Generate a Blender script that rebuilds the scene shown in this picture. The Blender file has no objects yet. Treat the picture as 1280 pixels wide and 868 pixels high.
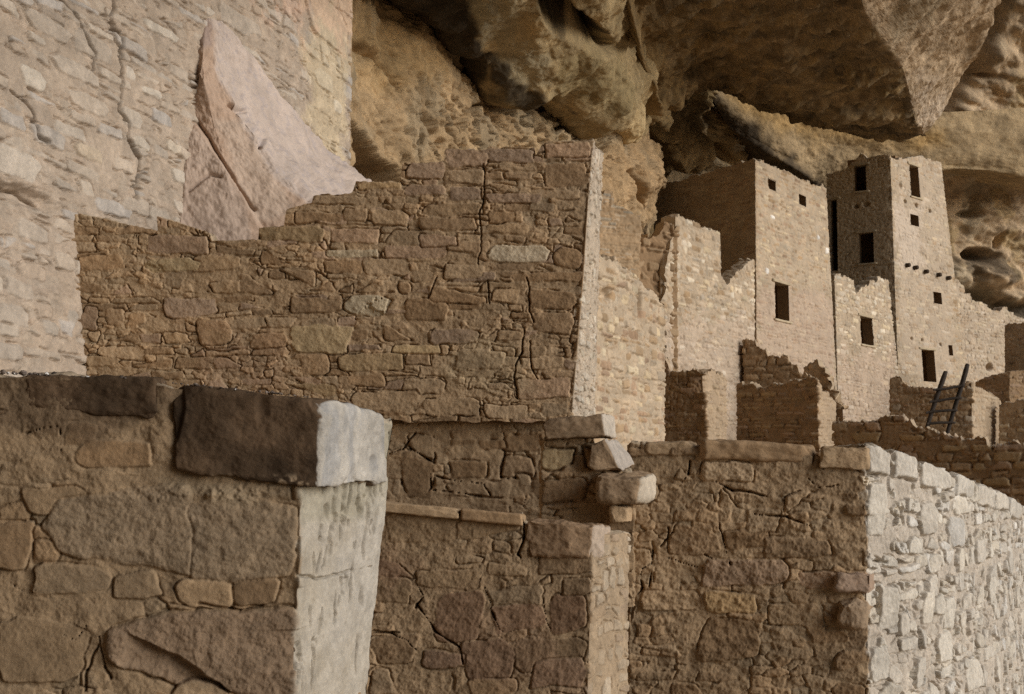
import bpy, math
import numpy as np

# ------------------------------------------------------------------ camera model
FPX, CX, CY = 1545.0, 640.0, 434.0
PITCH = math.radians(6.1)
CAMZ = 1.7
CP, SP = math.cos(PITCH), math.sin(PITCH)
rng = np.random.default_rng(7)

def ray(px, py):
    a = (np.asarray(px, float) - CX) / FPX
    b = (CY - np.asarray(py, float)) / FPX
    return np.stack([a, CP - b * SP, SP + b * CP], -1)

def P(px, py, Y):
    """point of the photograph's line of sight through (px, py) at world distance Y"""
    r = ray(px, py)
    Y = np.asarray(Y, float)
    return r / r[..., 1:2] * Y[..., None] + np.array([0, 0, CAMZ])

def proj(p):
    q = np.asarray(p, float) - np.array([0, 0, CAMZ])
    d = q[..., 1] * CP + q[..., 2] * SP
    v = -q[..., 1] * SP + q[..., 2] * CP
    return CX + FPX * q[..., 0] / d, CY - FPX * v / d

def ground_z(x, y):
    return np.interp(y, [-60, 8, 14, 28, 40, 60], [-.9, -.9, -.5, 0.7, 2.3, 3.0])

# ------------------------------------------------------------------ noise
def smoothstep(a, b, x):
    t = np.clip((x - a) / (b - a), 0, 1)
    return t * t * (3 - 2 * t)

def vnoise(H, W, cy, cx, seed):
    r = np.random.default_rng(seed)
    def mat(n, c):
        m = int(n / c) + 3
        x = np.arange(n) / c + r.random()
        i = x.astype(int); t = x - i
        t = t * t * t * (t * (6 * t - 15) + 10)
        A = np.zeros((n, m + 1), np.float32)
        A[np.arange(n), i] = 1 - t
        A[np.arange(n), i + 1] += t
        return A
    A, B = mat(H, max(cy, 1.0)), mat(W, max(cx, 1.0))
    g = r.uniform(-1, 1, (A.shape[1], B.shape[1])).astype(np.float32)
    return A @ g @ B.T

def fbm(H, W, cy, cx, octv, seed, gain=0.5):
    o = np.zeros((H, W), np.float32); a = 1.0
    for k in range(octv):
        o += a * vnoise(H, W, cy, cx, seed * 31 + k)
        cy /= 2.03; cx /= 2.03; a *= gain
        if cy < 1 and cx < 1: break
    return o

_tab = np.random.default_rng(99).uniform(-1, 1, 65536).astype(np.float32)
def n3(p, seed=0):
    q = np.floor(p).astype(np.int64); f = (p - q).astype(np.float32)
    f = f * f * (3 - 2 * f)
    def h(dx, dy, dz):
        k = ((q[..., 0] + dx) * 73856093) ^ ((q[..., 1] + dy) * 19349663) ^ ((q[..., 2] + dz) * 83492791) ^ (seed * 2654435)
        k = (k ^ (k >> 13)) * 1274126177
        return _tab[(k ^ (k >> 16)) & 0xffff]
    x, y, z = f[..., 0], f[..., 1], f[..., 2]
    a = h(0,0,0) * (1-x) + h(1,0,0) * x; b = h(0,1,0) * (1-x) + h(1,1,0) * x
    c = h(0,0,1) * (1-x) + h(1,0,1) * x; d = h(0,1,1) * (1-x) + h(1,1,1) * x
    return (a * (1-y) + b * y) * (1-z) + (c * (1-y) + d * y) * z

def f3(p, octv=4, seed=0, gain=0.5):
    o = 0; a = 1.0; p = np.asarray(p, float)
    for k in range(octv):
        o = o + a * n3(p + 17.3 * k, seed + k); p = p * 2.03; a *= gain
    return o

# ------------------------------------------------------------------ colours (linear albedo)
C = dict(tan=(.40,.285,.175), brown=(.32,.215,.125), pink=(.375,.262,.175), yellow=(.48,.36,.21), light=(.57,.465,.32),
         grey=(.37,.315,.24), red=(.30,.195,.125), olive=(.31,.265,.165), orange=(.40,.28,.155), dark=(.20,.14,.09),
         pale=(.54,.455,.35), cream=(.66,.57,.44), white=(.78,.73,.66), rose=(.465,.370,.265), soot=(.055,.045,.035),
         blackened=(.12,.085,.055), slate=(.43,.39,.345))
C = {k: np.array(v) for k, v in C.items()}

# ------------------------------------------------------------------ materials
def stone_mat(name, scale, bump, dist, rough=0.92, var=0.25):
    m = bpy.data.materials.new(name); m.use_nodes = True
    nt = m.node_tree; n = nt.nodes; l = nt.links
    bs = n['Principled BSDF']; bs.inputs['Roughness'].default_value = rough
    bs.inputs['Specular IOR Level'].default_value = 0.15
    at = n.new('ShaderNodeAttribute'); at.attribute_name = 'Col'
    tc = n.new('ShaderNodeTexCoord')
    n1 = n.new('ShaderNodeTexNoise'); n1.inputs['Scale'].default_value = scale * 0.22; n1.inputs['Detail'].default_value = 6; n1.inputs['Roughness'].default_value = .65
    n2 = n.new('ShaderNodeTexNoise'); n2.inputs['Scale'].default_value = scale * .7; n2.inputs['Detail'].default_value = 8; n2.inputs['Roughness'].default_value = .8
    for q in (n1, n2): l.new(tc.outputs['Object'], q.inputs['Vector'])
    mr = n.new('ShaderNodeMapRange'); mr.inputs['From Min'].default_value = .25; mr.inputs['From Max'].default_value = .75
    mr.inputs['To Min'].default_value = 1 - var; mr.inputs['To Max'].default_value = 1 + var
    l.new(n1.outputs['Fac'], mr.inputs['Value'])
    mr2 = n.new('ShaderNodeMapRange'); mr2.inputs['From Min'].default_value = .3; mr2.inputs['From Max'].default_value = .7
    mr2.inputs['To Min'].default_value = 1 - var * .6; mr2.inputs['To Max'].default_value = 1 + var * .6
    l.new(n2.outputs['Fac'], mr2.inputs['Value'])
    mu = n.new('ShaderNodeMath'); mu.operation = 'MULTIPLY'
    l.new(mr.outputs[0], mu.inputs[0]); l.new(mr2.outputs[0], mu.inputs[1])
    vm = n.new('ShaderNodeVectorMath'); vm.operation = 'SCALE'
    l.new(at.outputs['Color'], vm.inputs[0]); l.new(mu.outputs[0], vm.inputs['Scale'])
    l.new(vm.outputs[0], bs.inputs['Base Color'])
    bp = n.new('ShaderNodeBump'); bp.inputs['Strength'].default_value = bump; bp.inputs['Distance'].default_value = dist
    l.new(n2.outputs['Fac'], bp.inputs['Height']); l.new(bp.outputs['Normal'], bs.inputs['Normal'])
    return m

M_NEAR = stone_mat('near_sandstone', 90, .55, .006)
M_MID = stone_mat('sandstone_masonry', 45, .55, .012)
M_FAR = stone_mat('far_sandstone_masonry', 10, .15, .02, var=.12)
M_CLIFF = stone_mat('cliff_sandstone', 7, .7, .10, var=.4)
M_ROCK = stone_mat('boulder_sandstone', 30, .35, .012, var=.12)

def plain_mat(name, col, rough=.8, scale=20, var=.3, bump=.3, dist=.01):
    m = stone_mat(name, scale, bump, dist, rough, var)
    nt = m.node_tree
    at = [x for x in nt.nodes if x.type == 'ATTRIBUTE'][0]
    rgb = nt.nodes.new('ShaderNodeRGB'); rgb.outputs[0].default_value = (*col, 1)
    vm = [x for x in nt.nodes if x.type == 'VECT_MATH'][0]
    nt.links.new(rgb.outputs[0], vm.inputs[0]); nt.nodes.remove(at)
    return m
M_WOOD = plain_mat('weathered_dark_wood', (.045, .035, .028), .9)
M_BEAM = plain_mat('dark_beam_wood', (.07, .05, .035), .9)
M_GROUND = plain_mat('packed_earth', (.34, .25, .16), .95, 8, .25, .4, .03)

# ------------------------------------------------------------------ mesh helpers
COL = bpy.context.scene.collection
def make_obj(name, V, quads, mat, col=None, origin=None, parent=None, smooth=True, tris=None):
    V = np.asarray(V, np.float64).reshape(-1, 3)
    if parent is not None:
        origin = np.array(parent['_o'])
    if origin is None:
        origin = np.array([V[:, 0].mean(), V[:, 1].mean(), V[:, 2].min()])
    L = (V - origin).astype(np.float32)
    me = bpy.data.meshes.new(name)
    quads = np.asarray(quads, np.int32).reshape(-1, 4)
    nq = len(quads); nt = 0 if tris is None else len(tris)
    idx = quads.ravel()
    if nt: idx = np.concatenate([idx, np.asarray(tris, np.int32).ravel()])
    me.vertices.add(len(L)); me.vertices.foreach_set('co', L.ravel())
    me.loops.add(len(idx)); me.loops.foreach_set('vertex_index', idx.astype(np.int32))
    me.polygons.add(nq + nt)
    st = np.concatenate([np.arange(nq) * 4, nq * 4 + np.arange(nt) * 3]).astype(np.int32)
    me.polygons.foreach_set('loop_start', st)
    me.polygons.foreach_set('loop_total', np.array([4] * nq + [3] * nt, np.int32))
    me.polygons.foreach_set('use_smooth', np.full(nq + nt, smooth))
    me.update(calc_edges=True); me.validate()
    if col is not None:
        a = me.color_attributes.new('Col', 'FLOAT_COLOR', 'POINT')
        c = np.ones((len(L), 4), np.float32); c[:, :3] = np.clip(np.broadcast_to(col, (len(L), 3)), .01, .9)
        a.data.foreach_set('color', c.ravel())
    me.materials.append(mat)
    o = bpy.data.objects.new(name, me); COL.objects.link(o)
    if parent is not None: o.parent = parent; o['_o'] = [float(x) for x in origin]
    else:
        o.location = origin; o['_o'] = [float(x) for x in origin]
    return o

def tag(o, label, cat, group=None, kind=None):
    if label: o['label'] = label
    if cat: o['category'] = cat
    if group: o['group'] = group
    if kind: o['kind'] = kind
    return o

def grid_quads(R, Cn, off=0):
    i = np.arange(R - 1)[:, None] * Cn + np.arange(Cn - 1)[None, :] + off
    return np.stack([i, i + 1, i + Cn + 1, i + Cn], -1).reshape(-1, 4)

# ------------------------------------------------------------------ masonry
class Wall:
    """One masonry wall: a footprint path swept up to a broken top line, with modelled stones, joints, top and back.
    nodes: (x_top, y_top, x_low, y_low, Y) lines of the photograph standing at distance Y."""
    def __init__(s, nodes, top, sp, thick=.4, zbot=None, seed=1, mortar='tan', ends=(True, True), corner_r=.02, rag=(0, .2), jag=(0, 0), topn=.012, botn=0, nz=1.0):
        s.botn = botn; s.sp, s.thick, s.seed, s.rag, s.jag, s.topn = sp, thick, seed, rag, jag, topn
        s.rng = np.random.default_rng(seed)
        T = [P(a, b, Y) for a, b, c, d, Y in nodes]; B = [P(c, d, Y) for a, b, c, d, Y in nodes]
        T, B = np.array(T), np.array(B)
        s.zref = float(B[:, 2].mean())
        lean = (T[:, 0] - B[:, 0]) / (T[:, 2] - B[:, 2])
        X0 = B[:, 0] + lean * (s.zref - B[:, 2])
        pts = np.stack([X0, T[:, 1]], 1)
        ln = np.stack([lean, 0 * lean], 1)
        def perp(a, b):
            d = (b - a) / np.linalg.norm(b - a); return np.array([d[1], -d[0]])
        if ends[0]:
            n = perp(pts[0], pts[1]); pts = np.vstack([pts[0] - n * thick, pts]); ln = np.vstack([ln[0], ln])
        if ends[1]:
            n = perp(pts[-2], pts[-1]); pts = np.vstack([pts, pts[-1] - n * thick]); ln = np.vstack([ln, ln[-1]])
        s.pts, s.ln = pts, ln
        s.nu = np.concatenate([[0], np.cumsum(np.linalg.norm(np.diff(pts, axis=0), axis=1))])
        s.L = s.nu[-1]
        s.u_in = s.nu[1] if ends[0] else 0.0
        s.u_out = s.nu[-2] if ends[1] else s.L
        s.cr = corner_r
        gz = min(ground_z(0, y) for y in pts[:, 1]) - .25
        s.zb = gz if zbot is None else zbot
        # top line
        if isinstance(top[0], tuple):
            s.z0t = s.zb; s.ztmax = 40
            uz = np.array([s.uz(*t[:2], seg=(t[2] if len(t) > 2 else None)) for t in top])
            o = np.argsort(uz[:, 0], kind='stable')
            s.tu, s.tz = uz[o, 0], uz[o, 1]
        s.zt_max = s.tz.max() + .1
        s.r = sp
        s.H = int((s.zt_max - s.zb) / s.r) + 2; s.W = int(s.L / s.r) + 2
        s.U, s.Z = np.meshgrid(np.arange(s.W) * s.r, s.zb + np.arange(s.H) * s.r)
        s.U = s.U.astype(np.float32); s.Z = s.Z.astype(np.float32)
        s.h = np.zeros((s.H, s.W), np.float32)
        s.c = np.empty((s.H, s.W, 3), np.float32); s.c[:] = C[mortar]
        s.taken = []; s.holes = []
        k = seed * 100
        m = 1 / s.r
        s.Uw = s.U + .010 * s.k_() * fbm(s.H, s.W, .09 * m, .09 * m, 3, k + 1, .6)
        s.Zw = s.Z + .008 * s.k_() * fbm(s.H, s.W, .08 * m, .10 * m, 3, k + 2, .6) + .02 * vnoise(s.H, s.W, 1.5 * m, .9 * m, k + 3)
        s.n1 = fbm(s.H, s.W, .16 * m, .16 * m, 6, k + 4, .62)
        s.fine = (.10 * s.r * s.rng.normal(size=(s.H, s.W)) + .12 * s.r * fbm(s.H, s.W, 3, 3.5, 2, k + 9, .7)).astype(np.float32)
        s.n2 = fbm(s.H, s.W, .045 * m, .05 * m, 4, k + 5, .7)
        s.nc = fbm(s.H, s.W, .35 * m, .5 * m, 4, k + 6, .6)
        s.ncr = smoothstep(-.25, .35, fbm(s.H, s.W, .10 * m, .12 * m, 2, k + 7, .5))
        s.n1 *= nz; s.n2 *= nz
        s.h += .0045 * s.n1 + .0035 * s.n2 + 1.5 * s.fine
        s.c *= (1 + .10 * s.nc + .06 * s.n1)[..., None]
    def k_(s): return 1.0
    def path(s, u):
        """xy at zref, lean, outward normal"""
        u = np.asarray(u, float)
        f = lambda w: np.stack([np.interp(w, s.nu, s.pts[:, 0]), np.interp(w, s.nu, s.pts[:, 1])], -1)
        xy = f(u); ln = np.stack([np.interp(u, s.nu, s.ln[:, 0]), np.interp(u, s.nu, s.ln[:, 1])], -1)
        a, b = f(np.clip(u - s.cr, 0, s.L)), f(np.clip(u + s.cr, 0, s.L))
        d = b - a; d /= np.linalg.norm(d, axis=-1, keepdims=True) + 1e-9
        return xy, ln, np.stack([d[..., 1], -d[..., 0]], -1), d
    def S(s, u, z):
        xy, ln, n, d = s.path(u)
        q = xy + ln * (np.asarray(z)[..., None] - s.zref)
        return np.concatenate([q, np.asarray(z, float)[..., None]], -1)
    def uz(s, px, py, seg=None):
        r = ray(px, py); o = np.array([0, 0, CAMZ]); best = None
        for i in range(len(s.pts) - 1):
            if seg is not None and i != seg: continue
            if seg is None and ((i == 0 and s.u_in > 0) or (i == len(s.pts) - 2 and s.u_out < s.L)): continue
            a0 = np.array([*(s.pts[i] - s.ln[i] * s.zref), 0.0]); av = np.array([*s.ln[i], 1.0])
            b0 = np.array([*(s.pts[i+1] - s.ln[i+1] * s.zref), 0.0]); bv = np.array([*s.ln[i+1], 1.0])
            t, z = .5, s.zref + 1
            for _ in range(25):
                q = (a0 + av * z) * (1 - t) + (b0 + bv * z) * t
                lam = np.dot(q - o, r) / np.dot(r, r)
                e = o + lam * r - q
                J = np.stack([(b0 + bv * z) - (a0 + av * z), av * (1 - t) + bv * t, -r], 1)
                try: dx = np.linalg.solve(J, e + 0 * r)
                except np.linalg.LinAlgError: break
                t += dx[0]; z += dx[1]
            ov = max(0, -t, t - 1)
            if best is None or ov < best[0]: best = (ov, i, t, z)
        ov, i, t, z = best
        t = min(max(t, -.02), 1.02)
        return s.nu[i] + t * (s.nu[i+1] - s.nu[i]), z
    # ---- raster features
    def sl(s, u0, u1, z0, z1):
        i0, i1 = int((z0 - s.zb) / s.r), int((z1 - s.zb) / s.r) + 1
        j0, j1 = int(u0 / s.r), int(u1 / s.r) + 1
        return slice(max(i0, 0), max(min(i1, s.H), 0)), slice(max(j0, 0), max(min(j1, s.W), 0))
    def chinks(s, cw=.07, ch=.035, amp=.010, colvar=.10, cover=.0, grv=.012):
        r = np.random.default_rng(s.seed + 500)
        U, Z = s.Uw / cw, s.Zw / ch
        row = np.floor(Z).astype(int)
        nr, ncl = row.max() - row.min() + 5, int(U.max() - U.min()) + 8
        r0 = row.min() - 2; c0 = int(np.floor(U.min())) - 3
        jx, jy = r.uniform(.1, .9, (nr, ncl)), r.uniform(.15, .85, (nr, ncl)); cv = r.uniform(-1, 1, (nr, ncl)); cv2 = r.uniform(-1, 1, (nr, ncl))
        F1 = np.full(U.shape, 9., np.float32); F2 = F1.copy(); V1 = np.zeros_like(F1); V2 = np.zeros_like(F1)
        colr = np.floor(U).astype(int)
        for dy in (-1, 0, 1):
            for dx in (-1, 0, 1):
                a, b = np.clip(row + dy - r0, 0, nr - 1), np.clip(colr + dx - c0, 0, ncl - 1)
                off = (a % 2) * .5
                d = (np.abs(U - (colr + dx + jx[a, b])) ** 4 + np.abs(Z - (row + dy + jy[a, b])) ** 4) ** .25
                m = d < F1
                F2 = np.where(m, F1, np.minimum(F2, d)); V1 = np.where(m, cv[a, b], V1); V2 = np.where(m, cv2[a, b], V2); F1 = np.where(m, d, F1)
        e = F2 - F1
        mask = smoothstep(cover - .25, cover + .25, fbm(s.H, s.W, .25 / s.r, .35 / s.r, 3, s.seed * 7 + 3, .6))
        s.h += mask * (amp * .7 * smoothstep(.0, .22, e) + amp * .8 * V2) - mask * grv * np.exp(-(e / .05) ** 2) * s.ncr
        s.c *= (1 + mask * colvar * V1)[..., None]
        s.c *= (1 + (mask * .05 * V2)[..., None] * np.array([1, 0, -1]))
    def stone(s, poly, prot=.015, col='tan', er=.02, grv=.02, gw=None, tilt=.03, rough=1.0, k=None, chip=0.0, cov=1.0):
        """convex polygon in (u, z)"""
        q = np.asarray(poly, float)
        ar = np.sum(q[:, 0] * np.roll(q[:, 1], -1) - np.roll(q[:, 0], -1) * q[:, 1])
        if ar < 0: q = q[::-1]
        mg = .04
        ys, xs = s.sl(q[:, 0].min() - mg, q[:, 0].max() + mg, q[:, 1].min() - mg, q[:, 1].max() + mg)
        if ys.stop <= ys.start or xs.stop <= xs.start: return
        U, Z = s.Uw[ys, xs], s.Zw[ys, xs]
        size = min(np.ptp(q[:, 0]), np.ptp(q[:, 1]))
        k = k or 30.0 / size
        acc = 0
        for i in range(len(q)):
            a, b = q[i], q[(i + 1) % len(q)]
            e = b - a; Ln = np.hypot(*e)
            if Ln < 1e-6: continue
            d = ((U - a[0]) * (-e[1]) + (Z - a[1]) * e[0]) / Ln
            acc = acc + np.exp(np.clip(-k * d, -40, 40))
        sd = -np.log(acc) / k
        g = gw or max(.0028, s.r * .75)
        t = np.clip(sd / (er * .45), 0, 1); prof = t * (2 - t) * .8 + .2 * smoothstep(0, er * 2, sd)
        cu, cz = q.mean(0)
        tu, tz = s.rng.uniform(-tilt, tilt), s.rng.uniform(-tilt, tilt)
        hs = .7 * prot * (.35 + .65 * prof) + tu * (U - cu) + tz * (Z - cz) + rough * (.0030 * s.n1[ys, xs] + .0030 * s.n2[ys, xs] + s.fine[ys, xs])
        if chip > 0:
            hs = hs - chip * smoothstep(.15, .3, s.n1[ys, xs])
        m = sd > 0
        h = s.h[ys, xs]
        s.h[ys, xs] = np.where(m, hs, h) - grv * np.exp(-((sd + g * .6) / g) ** 2) * s.ncr[ys, xs]
        cc = C[col] if isinstance(col, str) else np.asarray(col)
        cc = cc * s.rng.uniform(.80, 1.17) * (1 + s.rng.uniform(-.028, .028) * np.array([1, 0, -1.4]))
        c2 = cc * (1 + .07 * s.nc[ys, xs] + .07 * s.n1[ys, xs])[..., None]
        w = (smoothstep(-.002, .008, sd) * cov)[..., None]
        s.c[ys, xs] = s.c[ys, xs] * (1 - w) + c2 * w
    def px_poly(s, pts, **kw):
        q = [s.uz(x, y) for x, y in pts]
        q = np.array(q); s.taken.append((q[:, 0].min(), q[:, 1].min(), q[:, 0].max(), q[:, 1].max()))
        s.stone(q, **kw)
    def px_rect(s, x0, y0, x1, y1, col='tan', prot=.015, **kw):
        j = lambda a: s.rng.uniform(-a, a)
        w, hh = x1 - x0, y1 - y0
        a = hh * .12; c = min(hh * .35, w * .2)
        pts = [(x0 + j(a), y0 + c * s.rng.random() + j(a)), (x0 + c * s.rng.random() * 1.2, y0 + j(a)), (x1 - c * s.rng.random(), y0 + j(a)), (x1 + j(a), y0 + c * s.rng.random()),
               (x1 + j(a), y1 - c * s.rng.random()), (x1 - c * s.rng.random() * 1.2, y1 + j(a)), (x0 + c * s.rng.random(), y1 + j(a)), (x0 + j(a), y1 - c * s.rng.random())]
        s.px_poly(pts, col=col, prot=prot, **kw)
    def spot(s, px, py, w, hh, **kw):
        u, z = s.uz(px, py); a = [(.5, .2), (.3, .5), (-.35, .48), (-.5, .1), (-.38, -.5), (.4, -.45)]
        q = [(u + x * w + s.rng.uniform(-.06, .06) * w, z + y * hh) for x, y in a]
        s.taken.append((u - w / 2, z - hh / 2, u + w / 2, z + hh / 2)); s.stone(q, **kw)
    def courses(s, hr=(.06, .15), lr=(.14, .42), gap=.012, fill=.85, prot=(.006, .02), pal=('tan', 'brown', 'pink'), jit=.12, er=.018, grv=.018, u0=0, u1=None, z0=None, z1=None, chink=.35, split=.2, chip=0., tilt=.03, rough=1., cut=.3):
        r = s.rng; z = s.zb if z0 is None else z0; z1 = s.zt_max if z1 is None else z1; u1 = s.L if u1 is None else u1
        while z < z1:
            hc = r.uniform(*hr) * (1 if r.random() > .2 else .6)
            u = u0 - r.random() * lr[0]
            while u < u1:
                Ln = lr[0] + (lr[1] - lr[0]) * r.random() ** 1.5
                subs = [(0, 1)]
                if r.random() < split and hc > hr[0] * 1.3:
                    c = r.uniform(.35, .65); subs = [(0, c), (c, 1)]
                for a, b in subs:
                    if r.random() > fill: continue
                    x0, x1, y0, y1 = u + gap / 2, u + Ln - gap / 2, z + a * hc + gap / 2, z + b * hc - gap / 2
                    w, hh = x1 - x0, y1 - y0
                    if hh < .012 or w < .02: continue
                    bad = False
                    for t in s.taken:
                        ox = min(x1, t[2]) - max(x0, t[0]); oy = min(y1, t[3]) - max(y0, t[1])
                        if ox > 0 and oy > 0 and ox * oy > .12 * w * hh: bad = True; break
                    if bad: continue
                    J = lambda: r.uniform(-jit, jit) * hh
                    cc = min(hh * cut, w * cut)
                    q = [(x0 + J() + cc * r.random(), y0 + J() * .7), (x1 + J() - cc * r.random(), y0 + J() * .7), (x1 + J(), y0 + cc * r.random()),
                         (x1 + J(), y1 - cc * r.random()), (x1 - cc * r.random() * 1.5, y1 + J() * .7), (x0 + cc * r.random(), y1 + J() * .7), (x0 + J(), y1 - cc * r.random()), (x0 + J(), y0 + cc * r.random())]
                    s.stone(q, r.uniform(*prot), pal[r.integers(len(pal))], er, grv, tilt=tilt, chip=chip * (r.random() < .5), rough=rough)
                u += Ln
            z += hc
            if r.random() < chink: z += r.uniform(.3, .6) * hr[0]
    def crack(s, px, w=.008, depth=.05, uzpts=None, cont=False):
        q = np.array([s.uz(*p) for p in px]) if uzpts is None else np.array(uzpts)
        for i in range(len(q) - 1):
            a, b = q[i], q[i + 1]; e = b - a; L2 = e @ e
            ys, xs = s.sl(min(a[0], b[0]) - .06, max(a[0], b[0]) + .06, min(a[1], b[1]) - .06, max(a[1], b[1]) + .06)
            if ys.stop <= ys.start or xs.stop <= xs.start: continue
            U, Z = s.U[ys, xs] * .3 + s.Uw[ys, xs] * .7, s.Z[ys, xs] * .3 + s.Zw[ys, xs] * .7
            t = np.clip(((U - a[0]) * e[0] + (Z - a[1]) * e[1]) / L2, 0, 1)
            d = np.hypot(U - a[0] - t * e[0], Z - a[1] - t * e[1])
            ww = w * .62 * ((.7 + .5 * s.ncr[ys, xs]) if cont else (.12 + 1.05 * s.ncr[ys, xs]))
            hh = s.h[ys, xs]
            s.h[ys, xs] = np.minimum(hh, hh - depth * np.exp(-(d / ww) ** 2))
    def dent(s, px, py, ru, rz, depth, p=4):
        u, z = s.uz(px, py)
        ys, xs = s.sl(u - 2 * ru, u + 2 * ru, z - 2 * rz, z + 2 * rz)
        d = (np.abs((s.Uw[ys, xs] - u) / ru) ** 2 + np.abs((s.Zw[ys, xs] - z) / rz) ** 2)
        s.h[ys, xs] -= depth * np.exp(-d ** (p / 2))
    def stain(s, poly_px, col, amt=.7, soft=.06):
        q = np.array([s.uz(x, y) for x, y in poly_px])
        ar = np.sum(q[:, 0] * np.roll(q[:, 1], -1) - np.roll(q[:, 0], -1) * q[:, 1])
        if ar < 0: q = q[::-1]
        sd = np.full(s.U.shape, 9., np.float32)
        for i in range(len(q)):
            a, b = q[i], q[(i + 1) % len(q)]; e = b - a
            sd = np.minimum(sd, ((s.U - a[0]) * (-e[1]) + (s.Z - a[1]) * e[0]) / np.hypot(*e))
        w = smoothstep(-soft, soft, sd + soft * 1.2 * s.nc + soft * .8 * s.n1) * amt
        cc = C[col] if isinstance(col, str) else np.asarray(col)
        s.c = s.c * (1 - w[..., None]) + (cc * (1 + .1 * s.n1)[..., None]) * w[..., None]
    def tint(s, u0, u1, col, amt=.5, z0=-9, z1=99):
        w = amt * smoothstep(-.01, .01, s.U - u0 + .012 * s.n2) * smoothstep(-.01, .01, u1 - s.U) * smoothstep(-.02, .02, s.Z - z0) * smoothstep(-.02, .02, z1 - s.Z)
        cc = C[col] if isinstance(col, str) else np.asarray(col)
        s.c = s.c * (1 - w[..., None]) + cc * (1 + .1 * s.n1)[..., None] * w[..., None]
    def wobble(s, node, amp, w):
        # worn arris: stones at the corner jut and fall back by different amounts
        uc = s.nu[node]; r = np.random.default_rng(s.seed + 321)
        k = np.cumsum(r.uniform(.4, 1.6, 600) * w * 3); v = r.uniform(-1, .6, 601)
        z = s.zb + np.arange(s.H) * s.r
        st = v[np.searchsorted(k, z - s.zb)] + .5 * vnoise(1, s.H, 1, max(w / s.r, 2), s.seed + 17)[0]
        s.h += (amp * st[:, None] * np.exp(-np.abs(s.U[:1] - uc) / w)).astype(np.float32)
    def samp(s, A, u, z):
        x = np.clip(u / s.r, 0, s.W - 1.001); y = np.clip((z - s.zb) / s.r, 0, s.H - 1.001)
        i, j = y.astype(int), x.astype(int); a, b = (y - i), (x - j)
        if A.ndim == 3: a, b = a[..., None], b[..., None]
        return (A[i, j] * (1-b) + A[i, j+1] * b) * (1-a) + (A[i+1, j] * (1-b) + A[i+1, j+1] * b) * a
    def top(s, u):
        z = np.interp(u, s.tu, s.tz)
        if s.rag[0]:
            r = np.random.default_rng(s.seed + 77)
            k = np.cumsum(r.uniform(.5, 1.5, 400) * s.rag[1]); v = r.uniform(-1, 1, 401)
            x = np.searchsorted(k, u); z = z + s.rag[0] * v[x]
        r = np.random.default_rng(s.seed + 78)
        n = vnoise(1, len(u), 1, max(.06 / s.sp, 1), s.seed + 5)[0] + .6 * vnoise(1, len(u), 1, max(.02 / s.sp, 1), s.seed + 6)[0]
        return z + s.topn * n
    def hole(s, x0, y0, x1, y1, name='window', depth=.9, seg=None):
        a = s.uz(x0, y0, seg); b = s.uz(x1, y1, seg); c_ = s.uz(x1, y0, seg); d_ = s.uz(x0, y1, seg)
        u0, u1 = (a[0] + d_[0]) / 2, (b[0] + c_[0]) / 2
        # follow the level courses: sill and lintel level
        zt = (a[1] + c_[1]) / 2; zb = (b[1] + d_[1]) / 2
        s.holes.append((u0, u1, zb, zt, name, depth)); s.taken.append((u0 - .03, zb - .03, u1 + .03, zt + .03))
    def build(s, name, label, cat, mat, group=None, pitted=0):
        nu = int(s.L / s.sp) + 1
        u = np.linspace(0, s.L, nu)
        # keep path corners exactly on columns
        zt = s.top(u)
        nz = int((zt.max() - s.zb) / s.sp) + 1
        t = np.linspace(0, 1, nz)
        zbu = s.zb + s.botn * np.clip(.6 + .8 * vnoise(1, nu, 1, max(.35 / s.sp, 2), s.seed + 8)[0] + .3 * vnoise(1, nu, 1, max(.08 / s.sp, 2), s.seed + 12)[0], 0, 2)
        Zg = np.clip((s.zb + (zt.max() - s.zb) * t)[:, None], zbu[None], zt[None]); Zg[-1] = zt; Zg[0] = zbu; Ug = np.broadcast_to(u[None, :], Zg.shape)
        xy, ln, n, dr = s.path(u)
        hh = s.samp(s.h, Ug, Zg); cc = s.samp(s.c, Ug, Zg)
        base = xy[None] + ln[None] * (Zg - s.zref)[..., None]
        sh = 0
        if s.jag[0] or s.jag[1]:
            zl = s.zb + np.arange(s.H) * s.r
            r = np.random.default_rng(s.seed + 9)
            kk = np.cumsum(r.uniform(.06, .16, 900)) ; vv = r.uniform(-1, 1, 901)
            jz = vv[np.searchsorted(kk, np.clip(Zg - s.zb, 0, None))]
            w0 = smoothstep(.5, 0., Ug - s.u_in) * s.jag[0]; w1 = smoothstep(.5, 0., s.u_out - Ug) * s.jag[1]
            sh = (jz * w0 + jz * w1)
            dd = np.where((u < s.u_in)[:, None], s.path(np.array([s.u_in + 2 * s.cr]))[3], dr)
            dd = np.where((u > s.u_out)[:, None], s.path(np.array([s.u_out - 2 * s.cr]))[3], dd)
            base = base + dd[None] * sh[..., None]
        pos = base + n[None] * hh[..., None]
        front = np.concatenate([pos, Zg[..., None]], -1)
        # top and back
        kt = max(4, min(12, int(s.thick / max(s.sp * 2, .02))))
        tt = np.linspace(0, 1, kt + 1)[1:]
        nt_ = fbm(kt, nu, 3, max(.08 / s.sp, 1.5), 3, s.seed + 31, .6)
        is_end = (u < s.u_in) | (u > s.u_out)
        dmax = np.where(is_end, .25, 1.0) * s.thick
        for i in range(1, len(s.pts) - 1):
            d0, d1 = s.pts[i] - s.pts[i-1], s.pts[i+1] - s.pts[i]
            turn = math.acos(np.clip(d0 @ d1 / np.linalg.norm(d0) / np.linalg.norm(d1), -1, 1))
            if turn > .6: dmax = np.minimum(dmax, .01 + .96 * math.tan((math.pi - turn) / 2) * np.abs(u - s.nu[i]))
        rows, cols = [front], [cc]
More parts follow.
